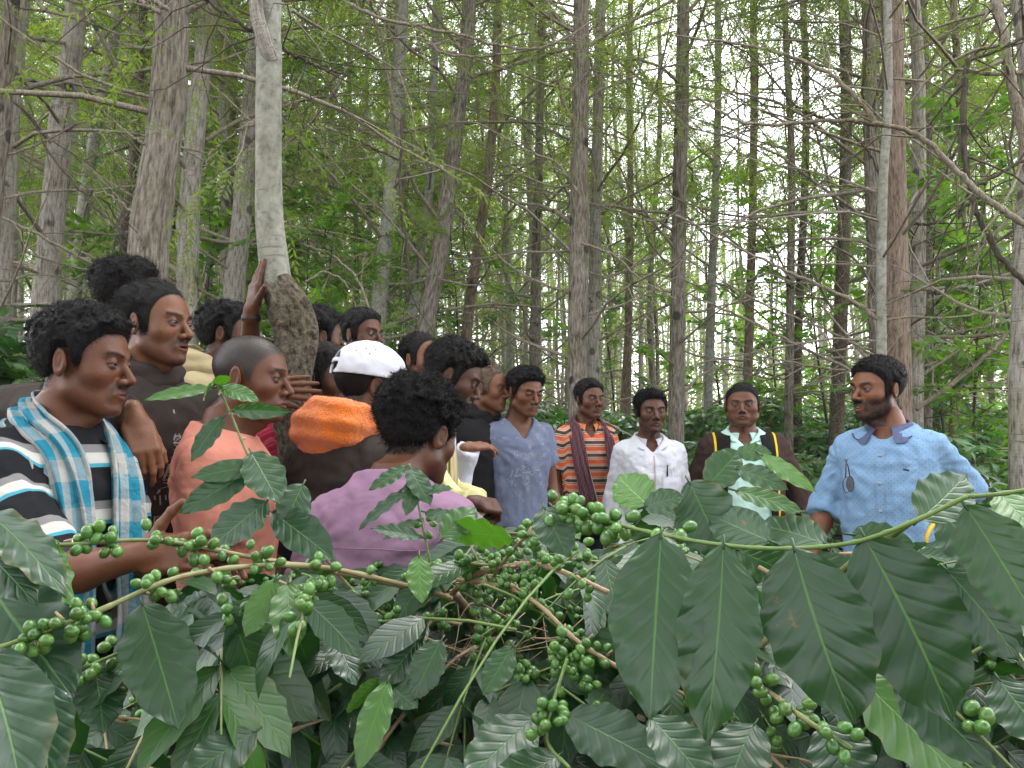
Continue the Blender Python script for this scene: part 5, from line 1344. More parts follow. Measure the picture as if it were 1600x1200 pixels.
def hero_trees():
    out = {}
    for i, (pts, d, w, bk, label, ex) in enumerate(HERO):
        path = px_trunk(pts, d, H=R_.uniform(12, 15.5)); n = len(path); r = w / FPX * d / 2
        kw = dict(nb=54, ns=5, crown_from=3.0, bare_from=1.6, k=12, dens=.42, knots=14, blen=1.9); kw['dens'] = 1.0; kw.update(ex)
        out[i] = tree_object(path, r * np.linspace(1.12, .45, n), 100 + i, bk, label, 'trees of the plantation', leafmat='canopy' if i % 3 else 'canopy2', **kw)
    # the smooth pale tree with the rough, knobbly foot that hands are resting on
    d = 2.58; w = np.array([P(x, y, d) for x, y in [(462, 760), (461, 690), (460, 600), (462, 530), (452, 480), (432, 440), (427, 400), (421, 340), (420, 260), (420, 170), (421, 80), (420, 0)]])
    x, y = w[0][0], w[0][1]; base = A(x, y, float(gz(x, y)) - .05)
    lo = catmull(np.vstack([[base, base * .5 + w[0] * .5], w[:6]]), 90); wl_ = np.interp(lo[:, 2], [0, w[0][2], w[2][2], w[3][2], w[4][2], w[5][2]], [64, 62, 56, 60, 64, 46]) / FPX * d / 2
    root = empty('tree', base, 'smooth pale trunk with a rough knobbly foot, two hands resting against it', 'tree', 'trees of the plantation')
    mb = MB(); trunk_mesh(mb, lo, wl_, 44, .16, 26, 5, .15, .30); mb.build('trunk_foot', M['bark_rough'], root)
    up_ = [w[5] - (w[6] - w[5]) * .35] + list(w[5:]); c = w[-1]
    for k in range(8): c = c + A(.02 * math.sin(k), .03, 1.3); up_.append(c)
    up = catmull(np.array(up_), 110); wu = np.interp(up[:, 2], [w[5][2], w[6][2], w[8][2], w[11][2], 13], [47, 46, 40, 40, 14]) / FPX * d / 2
    T_, B, C = tree_parts(up, wu, 77, 'bark_pale', nb=36, bare_from=2.6, crown_from=4.2, blen=1.9, dens=.4, k=32, ridge=.03, knots=6, flare=0)
    T_.build('trunk', M['bark_pale'], root); B.build('branches', M['twig'], root); C.build('crown', M['canopy'], root, smooth=False)
    mb = MB(); g = np.random.default_rng(5)
    for (px, py, s_) in ((438, 462, .022), (470, 478, .030), (477, 500, .026), (484, 545, .022), (436, 474, .018), (455, 500, .016), (488, 520, .02)):
        c = P(px, py, d - .035); V, Q = surface(lambda x: s_ell(x, c, (s_, s_ * .8, s_ * 1.2)) + .006 * vnoise(x, .012) + .004 * vnoise(x, .006), c - s_ * 1.7, c + s_ * 1.7, .004); mb.add(V, Q, st=V)
    mb.build('burls', M['bark_rough'], root)
    # forked limb leaving the pale trunk near the top of the picture
    mb = MB(); pts = catmull(np.array([P(424, 95, d - .02), P(412, 60, d - .05), P(402, 20, d - .06), P(398, -40, d - .06), P(396, -120, d - .05)]), 20); trunk_mesh(mb, pts, np.linspace(.026, .018, 20), 14, .03, 2, 9, 0); mb.build('limb', M['bark_grey'], root)
    out['pale'] = root
    BR = [ # tree, px path, depth, r px from-to, material
     ('pale', [(430, 62), (400, 50), (350, 20), (312, -6)], 2.6, 3.2, 2.6, 'twig_dark'), ('pale', [(432, 72), (462, 88), (500, 106), (545, 118)], 2.6, 3.0, 1.6, 'twig_dark'),
     ('pale', [(436, 175), (470, 160), (500, 142), (530, 118)], 2.65, 1.6, .8, 'twig_dark'), ('pale', [(408, 190), (370, 205), (335, 235), (318, 262)], 2.65, 2.2, 1.2, 'twig'),
     (8, [(525, -5), (575, 20), (620, 35), (700, 50), (770, 68), (830, 76), (880, 62), (930, 30)], 5.2, 3.4, 1.6, 'twig'), (8, [(655, 44), (680, 75), (720, 88), (790, 84), (850, 74)], 5.2, 2.4, 1.2, 'twig'),
     (12, [(908, 80), (885, 45), (860, 15), (850, -10)], 6.8, 3, 2, 'twig'), (12, [(905, 305), (870, 255), (830, 238), (750, 195), (700, 190)], 6.6, 2.6, 1.0, 'twig'),
     (12, [(908, 380), (960, 400), (1000, 435), (1060, 470)], 6.4, 2.2, 1.0, 'twig'), (14, [(1062, 330), (1020, 345), (930, 320), (860, 300), (740, 270)], 7.5, 2.0, .8, 'twig'),
     (26, [(1606, 352), (1545, 312), (1500, 272), (1440, 215), (1370, 193), (1300, 188), (1190, 196), (1130, 176), (1085, 148)], 4.2, 5.6, 1.6, 'twig'),
     (26, [(1372, 194), (1335, 150), (1290, 112), (1220, 84), (1140, 66), (1056, 56)], 4.2, 4.2, 1.6, 'twig'), (26, [(1290, 188), (1240, 160), (1180, 92), (1120, 60)], 4.2, 2.6, 1.0, 'twig_dark'),
     (26, [(1512, 92), (1506, 150), (1506, 220), (1516, 298), (1540, 362), (1572, 412), (1612, 446)], 4.4, 4.6, 5.0, 'twig_dark'), (26, [(1512, 95), (1545, 84), (1580, 68), (1620, 50)], 4.4, 3.0, 2.6, 'twig_dark'),
     (26, [(1517, 296), (1560, 272), (1620, 240)], 4.4, 3.2, 2.8, 'twig_dark'), (26, [(1553, -10), (1566, 50), (1580, 130), (1598, 210), (1612, 300)], 4.5, 8, 8, 'twig'),
     (23, [(1432, 640), (1490, 598), (1540, 556), (1590, 500), (1630, 450)], 6.6, 4.0, 2.2, 'twig'), (23, [(1420, 452), (1500, 448), (1570, 430), (1620, 415)], 6.8, 3.4, 2.0, 'twig'), (23, [(1425, 350), (1470, 345), (1540, 300), (1600, 272)], 6.8, 2.8, 1.2, 'twig_dark'),
     (21, [(1380, 505), (1330, 470), (1250, 432), (1160, 390), (1056, 336)], 5.6, 3.8, 1.6, 'twig'), (21, [(1392, 590), (1330, 578), (1250, 540), (1150, 492), (1060, 452)], 5.8, 3.2, 1.4, 'twig'), (21, [(1392, 572), (1310, 578), (1240, 566), (1180, 556)], 5.9, 2.4, 1.2, 'twig'),
     (21, [(1376, 560), (1300, 520), (1200, 478), (1130, 440), (1065, 400)], 5.9, 2.0, .9, 'twig'), (21, [(1385, 300), (1340, 292), (1290, 290), (1230, 300)], 5.9, 2.6, 1.0, 'twig'), (21, [(1384, 320), (1360, 240), (1300, 180), (1260, 110)], 5.9, 2.2, .9, 'twig_dark'),
     (0, [(226, 390), (201, 371), (140, 315), (73, 233), (40, 150)], 4.3, 2.6, 1.0, 'twig_dark'), (0, [(222, 345), (190, 318), (160, 300), (140, 312)], 4.2, 2.0, 1.0, 'twig'), (0, [(225, 225), (190, 200), (150, 160), (110, 110)], 4.2, 2.2, .9, 'twig'),
     (3, [(-5, 336), (87, 381), (160, 422), (210, 440)], 5.2, 2.8, 1.4, 'twig'), (3, [(0, 245), (60, 225), (130, 190), (180, 165)], 5.3, 2.0, .9, 'twig'), (0, [(250, 20), (225, 5), (205, -20)], 4.1, 4, 3, 'twig'), (0, [(262, 15), (235, -5), (210, -40)], 4.1, 3.4, 3, 'twig'),
     (7, [(630, 180), (625, 300), (640, 420), (636, 470)], 5.0, 2.4, 1.8, 'twig_dark'), (7, [(622, 250), (570, 225), (530, 205)], 5.0, 1.6, .9, 'twig_dark'),
     (5, [(478, 440), (510, 425), (545, 450), (560, 500)], 6.0, 1.8, 1.0, 'twig'), (8, [(590, 520), (560, 440), (520, 400), (470, 380)], 6.2, 2.4, 1.2, 'twig')]
    g = np.random.default_rng(8)
    for t, pp, dd, r0, r1, mt in BR:
        par = out[t]; mb = MB(); pts = catmull(np.array([P(x, y, dd) for x, y in pp]), 8 * len(pp)); n = len(pts); pts[1:-1] += g.normal(0, .004, (n - 2, 3))
        rr = np.linspace(r0, r1, n) / FPX * dd; v0 = mb.n; tube(mb, pts, rr, 8, True, st=(0, 0, 0)); mb.at['st'][-1] = (v0, np.asarray(mb.V[-1], np.float32))
        C = MB(); E = []; D = []
        for q in range(3, n, 3):
            if g.random() < .75:
                dr = nrm(nrm(pts[q] - pts[q - 1]) * .7 + nrm(g.normal(0, 1, 3)) * .8); p2 = twig(mb, pts[q], dr, g.uniform(.2, .7), rr[q] * .45, rr[q] * .2, g, 5, -.05, .4, 4)
                if pp[0][1] < 300 and g.random() < .55: E += list(p2[2:]); D += list(np.diff(p2, axis=0)[1:])
        b = mb.build('branch', M[mt], par)
        if E: sprays(C, np.array(E), np.array(D), np.full(len(E), .22), g, nl=20, lw=.006, ll=.034, droop=.15, tone=g.uniform(0, .5, len(E))); C.build('leaves', M['canopy'], b, smooth=False)
    return out
LANDS = [(-999, 'beyond the left edge'), (0, 'at the left edge'), (110, 'above the man in black stripes'), (200, 'above the man in the brown hoodie'), (330, 'above the shaved head'), (420, 'by the pale smooth trunk'), (500, 'above the white cap'), (630, 'above the head in mauve'), (735, 'above the older man'), (800, 'above the V-neck T-shirt'), (875, 'above the orange striped polo'), (960, 'above the white shirt'), (1085, 'above the mint polo'), (1235, 'between mint polo and blue shirt'), (1330, 'above the bearded man'), (1430, 'above the bent blue elbow'), (1530, 'at the right edge'), (1600, 'beyond the right edge')]
def place(px): return [n for x, n in LANDS if px >= x][-1]
LAB = []
def number_labels():
    """things of one kind over one landmark are told apart by their order from the left"""
    d = {}
    for t, lab, px in LAB: d.setdefault(lab, []).append((px, t))
    W_ = ['leftmost', 'second from left', 'third from left', 'fourth from left', 'fifth from left', 'sixth from left', 'seventh from left', 'eighth from left', 'ninth from left', 'tenth from left', 'eleventh from left', 'twelfth from left']
    for lab, l in d.items():
        l.sort(key=lambda e: e[0]); n = len(l)
        for i, (px, t) in enumerate(l):
            t['label'] = lab if n == 1 else (lab + ', ' + (('the left one' if i == 0 else 'the right one') if n == 2 else ('rightmost' if i == n - 1 else W_[min(i, 11)])))
def tree_field(heroes):
    base = []
    for i in range(8):
        H = R_.uniform(12.5, 16.5); n = 34; z = np.linspace(-.2, H, n); s_ = i * 1.9; ln = R_.uniform(-.03, .03)
        path = np.stack([.06 * np.sin(z * .9 + s_) + .12 * np.sin(z * .35 + s_ * 2) + ln * z, .05 * np.cos(z * .8 + s_) + ln * .5 * z, z], 1)
        bk = ['bark_grey', 'bark', 'bark_grey', 'bark_pale', 'bark', 'bark_red', 'bark_grey', 'bark_rough'][i]
        T_, B, C = tree_parts(path, np.linspace(.066, .022, n) * R_.uniform(.85, 1.2), 300 + i, bk, nb=42, ns=5, crown_from=3.4, bare_from=1.2, blen=1.6, k=8, knots=16, nl=22, spr=.36, lw=.0062, ll=.046, dens=1.0, thin=.62)
        root = empty('tree', (0, 0, 0), 'x', 'tree'); 
        for nm, mb, mt in (('trunk', T_, bk), ('branches', B, 'twig'), ('crown', C, 'canopy' if i % 2 else 'canopy2')): mb.build(nm, M[mt], root, smooth=nm != 'crown')
        base.append((root, bk))
    word = {'bark_grey': 'grey', 'bark': 'brown', 'bark_pale': 'pale', 'bark_red': 'reddish', 'bark_rough': 'dark'}
    spots = []; g = np.random.default_rng(21); heroXY = [tuple(h.location[:2]) for h in heroes.values()]
    y = 5.2; row = 0
    while y < 46:
        half = y * .70 + 1.5; sp = 1.75 if y < 24 else 2.3; x = -half + (row % 2) * sp / 2
        while x < half:
            xx = x + g.uniform(-.55, .55); yy = y + g.uniform(-.6, .6); px = 800 + FPX * xx / yy
            ok = all(math.hypot(xx - a, yy - b) > .9 for a, b in heroXY)
            if yy < 8 and px > 420: ok = False
            if yy < 11 and 440 < px and g.random() < .72: ok = False
            if px > 1110 and px < 1380 and yy > 9 and g.random() < .78: ok = False
            if px > 620 and yy > 13 and g.random() < .28: ok = False
            if px > 1000 and yy > 14 and g.random() < .25: ok = False
            
            if ok: spots.append((xx, yy, px))
            x += sp
        y += 1.9 if y < 24 else 2.6; row += 1
    spots.sort(key=lambda s: s[1]); print('candidate trees', len(spots)); spots = spots[:262]
    for yy in (-1.6, -3.6, -5.8, -8.2):  # unseen trees, added to shade the foreground and darken leaf reflections
        for k in range(6): spots.append(((k - 2.5) * 2.6 + (yy * 7.3) % 1.3, yy + g.uniform(-.4, .4), 800))
    used = [False] * len(base)
    for xx, yy, px in spots:
        i = int(g.integers(0, len(base))); i = 1 if (i == 5 and px < 900) else i; root, bk = base[i]
        if not used[i]: t = root; used[i] = True
        else:
            t = root.copy(); S.collection.objects.link(t)
            for ch in root.children: c = ch.copy(); S.collection.objects.link(c); c.parent = t
        t.location = (xx, yy, float(gz(xx, yy))); t.rotation_euler = (g.normal(0, .018), g.normal(0, .018), g.uniform(0, 6.28)); s_ = g.uniform(.85, 1.2); t.scale = (s_, s_, s_ * g.uniform(.9, 1.1))
        if yy < 0: t['label'] = 'slim unseen tree added behind the camera to shade the foreground'; t['group'] = 'unseen trees added behind the camera for shade'; continue
        zone = 'left of the pale trunk' if px < 430 else ('behind the middle of the group' if px < 1000 else 'on the right side')
        near = 'near' if yy < 12 else ('farther' if yy < 24 else 'far off')
        LAB.append((t, f'{near} slim {word[bk]} tree {place(px)}', px)); t['group'] = f'{near} {word[bk]} trees {zone}'
    for i, (root, bk) in enumerate(base):
        if not used[i]:
            for ch in list(root.children): bpy.data.objects.remove(ch)
            bpy.data.objects.remove(root)
    print('field trees', len(spots))
def far_woods():
    g = np.random.default_rng(31); mb = MB(); m = 230000
    ang = g.uniform(-.68, .68, m); r = g.uniform(40, 64, m); x = np.tan(ang) * r; y = r
    px = 800 + FPX * x / y; top = np.interp(px, [0, 500, 800, 1050, 1250, 1400, 1600], [15, 13, 12, 11.5, 9, 10, 12]) * (1 + .18 * vnoise(np.stack([x, y, 0 * x], -1), 5.0))
    z = gz(x, y) + top * g.random(m) ** 1.35
    keep = (vnoise(np.stack([x, y, z], -1), 1.8) > -.35 + .12 * np.clip(z - 4, -3, 4)); x, y, z = x[keep], y[keep], z[keep]; m = len(x)
    c = np.stack([x, y, z], -1); d = nrm(g.normal(0, 1, (m, 3))); e = nrm(np.cross(d, g.normal(0, 1, (m, 3)))); L = g.uniform(.06, .17, m)[:, None]
    V = np.stack([c - d * L, c + e * L * .45, c + d * L, c - e * L * .45], 1); st = np.zeros((m, 4, 3)); st[..., 2] = np.clip(.5 + .5 * vnoise(c, 3.0) + g.normal(0, .15, m), 0, 1)[:, None]
    mb.add(V.reshape(-1, 3), np.arange(m * 4).reshape(-1, 4), st=st.reshape(-1, 3)); tag(mb.build('far_woodland', M['canopy'], smooth=False), kind='stuff')
    mb = MB()
    for i in range(230):
        a = g.uniform(-.66, .66); r = g.uniform(44, 60); x = math.tan(a) * r; z0 = float(gz(x, r)); z = np.linspace(0, g.uniform(9, 15), 7)
        pts = np.stack([x + .12 * np.sin(z * .7 + i), r + 0 * z, z0 + z], 1); v0 = mb.n; tube(mb, pts, np.linspace(.13, .04, 7), 5, False, st=(0, 0, 0)); mb.at['st'][-1] = (v0, np.asarray(mb.V[-1], np.float32))
    tag(mb.build('far_trunks', M['bark_grey']), kind='stuff')

# ------------------------------------------------------------------ coffee shrubs and saplings behind the group
def instance(root, loc, rz, s, label, group):
    t = root.copy(); S.collection.objects.link(t)
    for ch in root.children: c = ch.copy(); S.collection.objects.link(c); c.parent = t
    t.location = loc; t.rotation_euler = (0, 0, rz); t.scale = (s, s, s); t['label'] = label; t['group'] = group; return t
def shrub_base(seed, h=1.5, rad=.75, n=900, mat='coffee_far', bank=None, ll=(.10, .16)):
    g = np.random.default_rng(seed); root = empty('coffee_shrub', (0, 0, 0), 'x', 'shrub'); mb = MB()
    for i in range(3):
        a = g.uniform(0, 6.28); pts = [A(0.03 * i, 0, -.05), A(math.cos(a) * .08, math.sin(a) * .08, h * .4), A(math.cos(a) * .18, math.sin(a) * .18, h * .92)]; v0 = mb.n; tube(mb, catmull(pts, 8), np.linspace(.016, .005, 8), 5, st=(0, 0, 0)); mb.at['st'][-1] = (v0, np.asarray(mb.V[-1], np.float32))
    P0 = []; D = []; N = []
    for _ in range(n // 12):
        a = g.uniform(0, 6.28); z0 = h * g.uniform(.1, 1.0) ** .8; ln = rad * (1.1 - .55 * z0 / h) * g.uniform(.6, 1.15); d = A(math.cos(a), math.sin(a), g.uniform(-.15, .55)); s0 = A(-math.sin(a), math.cos(a), 0)
        pts = np.array([A(0, 0, z0) + d * ln * t - A(0, 0, .25) * ln * t * t for t in np.linspace(0, 1, 7)]); v0 = mb.n; tube(mb, pts, np.linspace(.005, .002, 7), 4, False, st=(0, 0, 0)); mb.at['st'][-1] = (v0, np.asarray(mb.V[-1], np.float32))
        for k in range(1, 7):
            for s_ in (-1, 1): P0.append(pts[k]); D.append(s0 * s_ * .9 + nrm(d) * .45 - A(0, 0, g.uniform(.0, .7)) + g.normal(0, .2, 3)); N.append(A(0, 0, 1) + nrm(d) * .5 + g.normal(0, .35, 3))
    mb.build('stem', M['wood'], root); fo = MB(); k = len(P0)
    put_many(fo, bank or BANK_LO, np.array(P0), np.array(D), np.array(N), g.uniform(*ll, k), np.clip(g.normal(.42, .2, k) + .25 * (g.random(k) > .9), 0, 1)); fo.build('foliage', M[mat], root); return root
def sapling_base(seed, h=4.5):
    g = np.random.default_rng(seed); root = empty('sapling', (0, 0, 0), 'x', 'sapling'); z = np.linspace(-.1, h, 16); path = np.stack([.12 * np.sin(z * .8 + seed), .1 * np.cos(z + seed), z], 1)
    B = MB(); v0 = 0; tube(B, path, np.linspace(.022, .004, 16), 6, st=(0, 0, 0)); B.at['st'][-1] = (0, np.asarray(B.V[-1], np.float32)); E = []; D = []
    for i in range(34):
        q = g.integers(3, 16); a = g.uniform(0, 6.28); p = twig(B, path[q], A(math.cos(a), math.sin(a), g.uniform(0, .8)), g.uniform(.4, 1.1), .006, .002, g, 6, -.05, .3, 4); E += list(p[2:]); D += list(np.diff(p, axis=0)[1:])
    B.build('stem', M['twig_dark'], root); C = MB(); sprays(C, np.array(E), np.array(D), g.uniform(.22, .4, len(E)), g, nl=12, lw=.024, ll=.095, droop=.35); C.build('foliage', M['under'], root, smooth=False); return root
def understory():
    g = np.random.default_rng(41); bases = [shrub_base(50 + i, h=R_.uniform(1.35, 1.75)) for i in range(5)]; near = [shrub_base(60 + i, h=1.5, n=800, mat='coffee', bank=BANK_MID, ll=(.11, .17)) for i in range(2)]
    spots = []
    for y in np.arange(4.4, 20, 1.15):
        half = y * .68 + 1; x = -half
        while x < half:
            xx, yy = x + g.uniform(-.4, .4), y + g.uniform(-.45, .45); px = 800 + FPX * xx / yy
            blocked = (yy < 5.9 and 560 < px < 1300) or (yy < 5.0 and px > 300 and px < 1300)
            if not blocked: spots.append((xx, yy))
            x += 1.05 if yy < 12 else 1.35
    spots = sorted(spots, key=lambda s: s[1])[:270]
    for i, (x, y) in enumerate(spots):
        b = bases[int(g.integers(0, 5))]; px = 800 + FPX * x / y
        z = 'left of the group' if px < 430 else ('behind the men in the middle' if px < 1250 else 'on the right behind the bearded man'); f = 'near' if y < 8 else ('farther' if y < 13 else 'far off')
        t = instance(b, (x, y, float(gz(x, y)) - .03), g.uniform(0, 6.28), g.uniform(.85, 1.15) * (.68 if (x > .2 and y < 9.5) else .92), 'x', f'{f} coffee shrubs {z}'); LAB.append((t, f'{f} coffee shrub ' + place(px).replace('above', 'behind'), px))
    for x, y, s_, lab in [(-2.95, 4.3, 1.2, 'tall glossy coffee shrub at the left edge behind the young man in stripes'), (-3.7, 5.3, 1.3, 'tall coffee shrub at the left edge, behind the glossy one'), (1.75, 4.4, .70, 'glossy coffee shrub between the stout man and the bearded man'), (2.35, 3.9, .72, 'glossy coffee shrub right of the bearded man'), (2.9, 4.8, .66, 'glossy coffee shrub at the right edge behind the bag'), (1.5, 5.6, .62, 'glossy coffee shrub behind the bearded man'), (2.1, 2.6, .62, 'low glossy coffee shrub under the bag at right'), (-1.9, 2.7, .8, 'low coffee shrub at the left edge beside the striped shirt')]:
        instance(near[int(g.integers(0, 2))], (x, y, float(gz(x, y)) - .03), g.uniform(0, 6.28), s_, lab, 'tall coffee shrubs around the group')
    saps = [sapling_base(70 + i, R_.uniform(3.6, 5.2)) for i in range(3)]
    for px, y, s_ in [(500, 6.6, .62), (560, 7.6, .7), (520, 9.5, .9), (610, 8.5, .75), (460, 8.2, .8), (330, 8.5, 1.1), (380, 10, 1.3), (700, 10.5, 1.1), (640, 12, 1.3), (1290, 11, 1.1), (1480, 8.2, 1.0), (1540, 7.6, 1.0), (1580, 9.5, 1.2), (1220, 13, 1.2), (1330, 15, 1.5), (1500, 12, 1.4), (1120, 15, 1.3), (240, 9, 1.2), (950, 15, 1.2), (1590, 6.2, .8)]:
        x = (px - 800) / FPX * y; z = 'left of centre' if px < 800 else 'on the right'
        t = instance(saps[int(g.integers(0, 3))], (x, y, float(gz(x, y))), g.uniform(0, 6.28), s_, 'x', f'bright saplings {z}'); LAB.append((t, 'bright green sapling ' + place(px), px))
    for b in bases + near + saps:
        for ch in list(b.children): bpy.data.objects.remove(ch)
        bpy.data.objects.remove(b)

def haze():
    m = bpy.data.materials.new('forest_haze'); m.use_nodes = True; n = m.node_tree.nodes; l = m.node_tree.links
    n.remove(n['Principled BSDF']); v = n.new('ShaderNodeVolumePrincipled'); v.inputs['Color'].default_value = (.90, .91, .88, 1)
    v.inputs['Density'].default_value = .0013; v.inputs['Anisotropy'].default_value = .3; l.new(v.outputs[0], n['Material Output'].inputs['Volume'])
    V, Q = box_at(A(0, 28, 11), (150, 100, 32), np.eye(3)); V[:, 2] = np.where(V[:, 2] < 0, -4, 27)
    mb = MB(); mb.add(V, Q); tag(mb.build('haze', m, smooth=False), kind='stuff')
# ------------------------------------------------------------------ the coffee bushes in front of the camera
TOPX = [-200, 0, 90, 225, 260, 330, 400, 470, 520, 620, 700, 740, 770, 860, 960, 1060, 1180, 1260, 1330, 1420, 1520, 1650, 1900]
TOPY = [1040, 1075, 1070, 1040, 930, 880, 850, 845, 868, 862, 850, 812, 790, 800, 800, 790, 808, 835, 850, 838, 812, 800, 800]
def top_z(x, y): px = 800 + FPX * x / y; return P(px, float(np.interp(px, TOPX, TOPY)), y)[2]
HERO_LEAVES = [ # base px, tip px, width px, depth base, depth tip, tone (0 dark .. 1 bright), bush
 ((1033, 835), (1013, 1112), 138, .62, .56, .22, 1), ((1130, 850), (1120, 1152), 124, .60, .55, .30, 1), ((1240, 855), (1312, 1132), 158, .60, .55, .15, 1), ((1350, 838), (1512, 1120), 168, .60, .57, .10, 1),
 ((1508, 790), (1640, 985), 110, .58, .54, .35, 1), ((1470, 800), (1565, 898), 86, .70, .66, .20, 1), ((1478, 890), (1606, 1020), 92, .74, .70, .12, 1), ((1402, 1052), (1548, 1192), 96, .72, .66, .12, 1), ((1340, 1056), (1520, 1225), 120, .80, .74, .85, 1),
 ((1076, 752), (1136, 862), 96, .82, .78, .28, 1), ((1104, 760), (1160, 704), 56, .84, .84, .60, 1), ((1150, 706), (1204, 706), 30, .86, .84, .70, 1), ((1188, 710), (1268, 762), 26, .84, .78, .92, 1), ((1150, 732), (1228, 756), 34, .84, .80, .55, 1), ((1148, 766), (1250, 792), 34, .82, .78, .75, 1),
 ((1016, 792), (960, 742), 66, .80, .84, .90, 1), ((1006, 792), (1066, 772), 40, .80, .78, .45, 1), ((1436, 812), (1520, 742), 82, .60, .62, .40, 1), ((1205, 846), (1096, 800), 70, .74, .80, .30, 1), ((1292, 850), (1176, 806), 66, .76, .82, .34, 1), ((1150, 858), (1250, 905), 60, .85, .80, .6, 1),
 ((1262, 872), (1370, 940), 76, .84, .80, .35, 1), ((1560, 770), (1640, 850), 70, .62, .56, .85, 1), ((1330, 835), (1430, 850), 52, .72, .70, .4, 1), ((1545, 930), (1640, 1010), 70, .86, .82, .3, 1),
 ((1015, 1120), (1120, 1220), 84, .80, .74, .2, 1), ((1180, 1130), (1120, 1230), 90, .80, .74, .15, 1), ((1290, 1130), (1350, 1240), 96, .82, .76, .1, 1), ((1420, 1150), (1560, 1240), 80, .84, .78, .3, 1), ((1560, 1060), (1640, 1170), 90, .80, .74, .15, 1),
 ((-30, 795), (104, 890), 72, .74, .66, .18, 0), ((-35, 850), (42, 926), 74, .72, .66, .12, 0), ((-40, 880), (92, 1075), 150, .80, .72, .02, 0), ((-30, 1012), (62, 1220), 136, .66, .60, .04, 0), ((72, 1060), (66, 1220), 78, .72, .66, .06, 0),
 ((222, 942), (280, 1128), 104, .86, .80, .24, 0), ((150, 1040), (162, 1138), 72, .88, .84, .10, 0), ((228, 1018), (228, 1092), 50, .92, .88, .20, 0), ((40, 832), (150, 934), 56, .82, .78, .95, 0), ((418, 782), (330, 852), 70, .98, .94, .20, 0), ((425, 800), (520, 866), 62, 1.02, .98, .2, 0),
 ((336, 606), (228, 618), 22, 1.0, .96, .85, 0), ((334, 602), (362, 584), 20, 1.0, .98, .95, 0), ((330, 600), (312, 624), 20, 1.0, .97, 1.0, 0), ((344, 604), (400, 622), 28, 1.0, .98, .80, 0), ((362, 642), (444, 640), 26, 1.0, .97, .55, 0), ((350, 650), (296, 712), 30, 1.0, .96, .18, 0),
 ((392, 706), (436, 778), 62, 1.0, .95, .30, 0), ((404, 728), (302, 742), 34, 1.0, .96, .5, 0), ((392, 735), (285, 800), 46, 1.0, .95, .22, 0), ((474, 756), (440, 822), 52, 1.04, 1.0, .25, 0), ((430, 905), (388, 992), 44, .92, .88, .90, 0), ((450, 910), (456, 1016), 58, .92, .86, .84, 0),
 ((655, 868), (654, 938), 40, 1.0, .96, .88, 0), ((690, 842), (740, 786), 46, 1.05, 1.08, .75, 0), ((800, 840), (700, 825), 62, 1.02, 1.1, .96, 0), ((606, 1064), (558, 1196), 48, .92, .86, .85, 0), ((600, 1062), (536, 1104), 34, .95, .92, .95, 0), ((604, 1064), (645, 1104), 46, .95, .92, .5, 0),
 ((838, 1118), (730, 1212), 86, .92, .84, .28, 0), ((884, 1116), (1034, 1186), 90, .92, .84, .18, 0), ((872, 1180), (770, 1240), 70, .88, .82, .3, 0), ((640, 730), (668, 782), 34, 1.12, 1.08, .35, 0), ((636, 728), (580, 764), 22, 1.12, 1.08, .5, 0), ((640, 762), (562, 820), 20, 1.12, 1.06, .12, 0),
 ((655, 768), (702, 762), 22, 1.12, 1.08, .4, 0), ((648, 745), (640, 800), 30, 1.12, 1.08, .3, 0), ((664, 800), (718, 812), 24, 1.1, 1.06, .35, 0), ((655, 812), (600, 836), 20, 1.1, 1.06, .35, 0), ((660, 840), (586, 824), 26, 1.08, 1.04, .3, 0), ((850, 792), (880, 862), 62, .80, .76, .18, 0), ((862, 790), (905, 836), 50, .9, .86, .9, 1),
 ((520, 986), (556, 1060), 56, .98, .92, .1, 0), ((654, 1000), (600, 1072), 46, .98, .93, .1, 0), ((690, 1000), (640, 1084), 52, .96, .92, .3, 0), ((368, 1010), (372, 1108), 56, 1.0, .95, .05, 0), ((800, 1010), (758, 1082), 44, .96, .92, .6, 0), ((430, 1110), (360, 1165), 40, .94, .9, .5, 0), ((400, 1142), (290, 1215), 70, .86, .8, .12, 0),
]
def to_px(p):
    q = p - A(0, 0, CAMZ); f = q[1] * _ct + q[2] * _st; u = -q[1] * _st + q[2] * _ct; return 800 + FPX * q[0] / f, 600 - FPX * u / f
def hero_leaves(roots):
    for i, (b, t, w, db, dt, tone, bu) in enumerate(HERO_LEAVES):
        p = P(*b, db); q = P(*t, dt); L = np.linalg.norm(q - p); wd = w / FPX * (db + dt) / 2 / (L * .42)
        mid = (p + q) / 2; n = nrm(A(0, 0, CAMZ) - mid) + A(0, 0, .45 if wd > .5 else .9) + rng.normal(0, .14, 3)
        if tone > .93: n = -n + A(0, 0, 1.2)
        mb = MB(); put_leaf(mb, HB, p, q - p, n, L * 1.03, tone * .95, wid=wd, k=i % len(HB)); 
        st_ = MB(); d = nrm(q - p); st_.n = 0
        pet = MB(); tube(mb, [p - d * .007, p, p + d * .004], [.0013, .0012, .0009], 5, st=(.3, .5, .5)); mb.build('leaf', M['coffee'], roots[bu])
HB = [leaf_shape(nu=11, nt=34, seed=i, fold=R_.uniform(.06, .20), droop=R_.uniform(.15, .45), width=.42, wave=.017, ripple=.0045, acum=1.4) for i in range(12)]
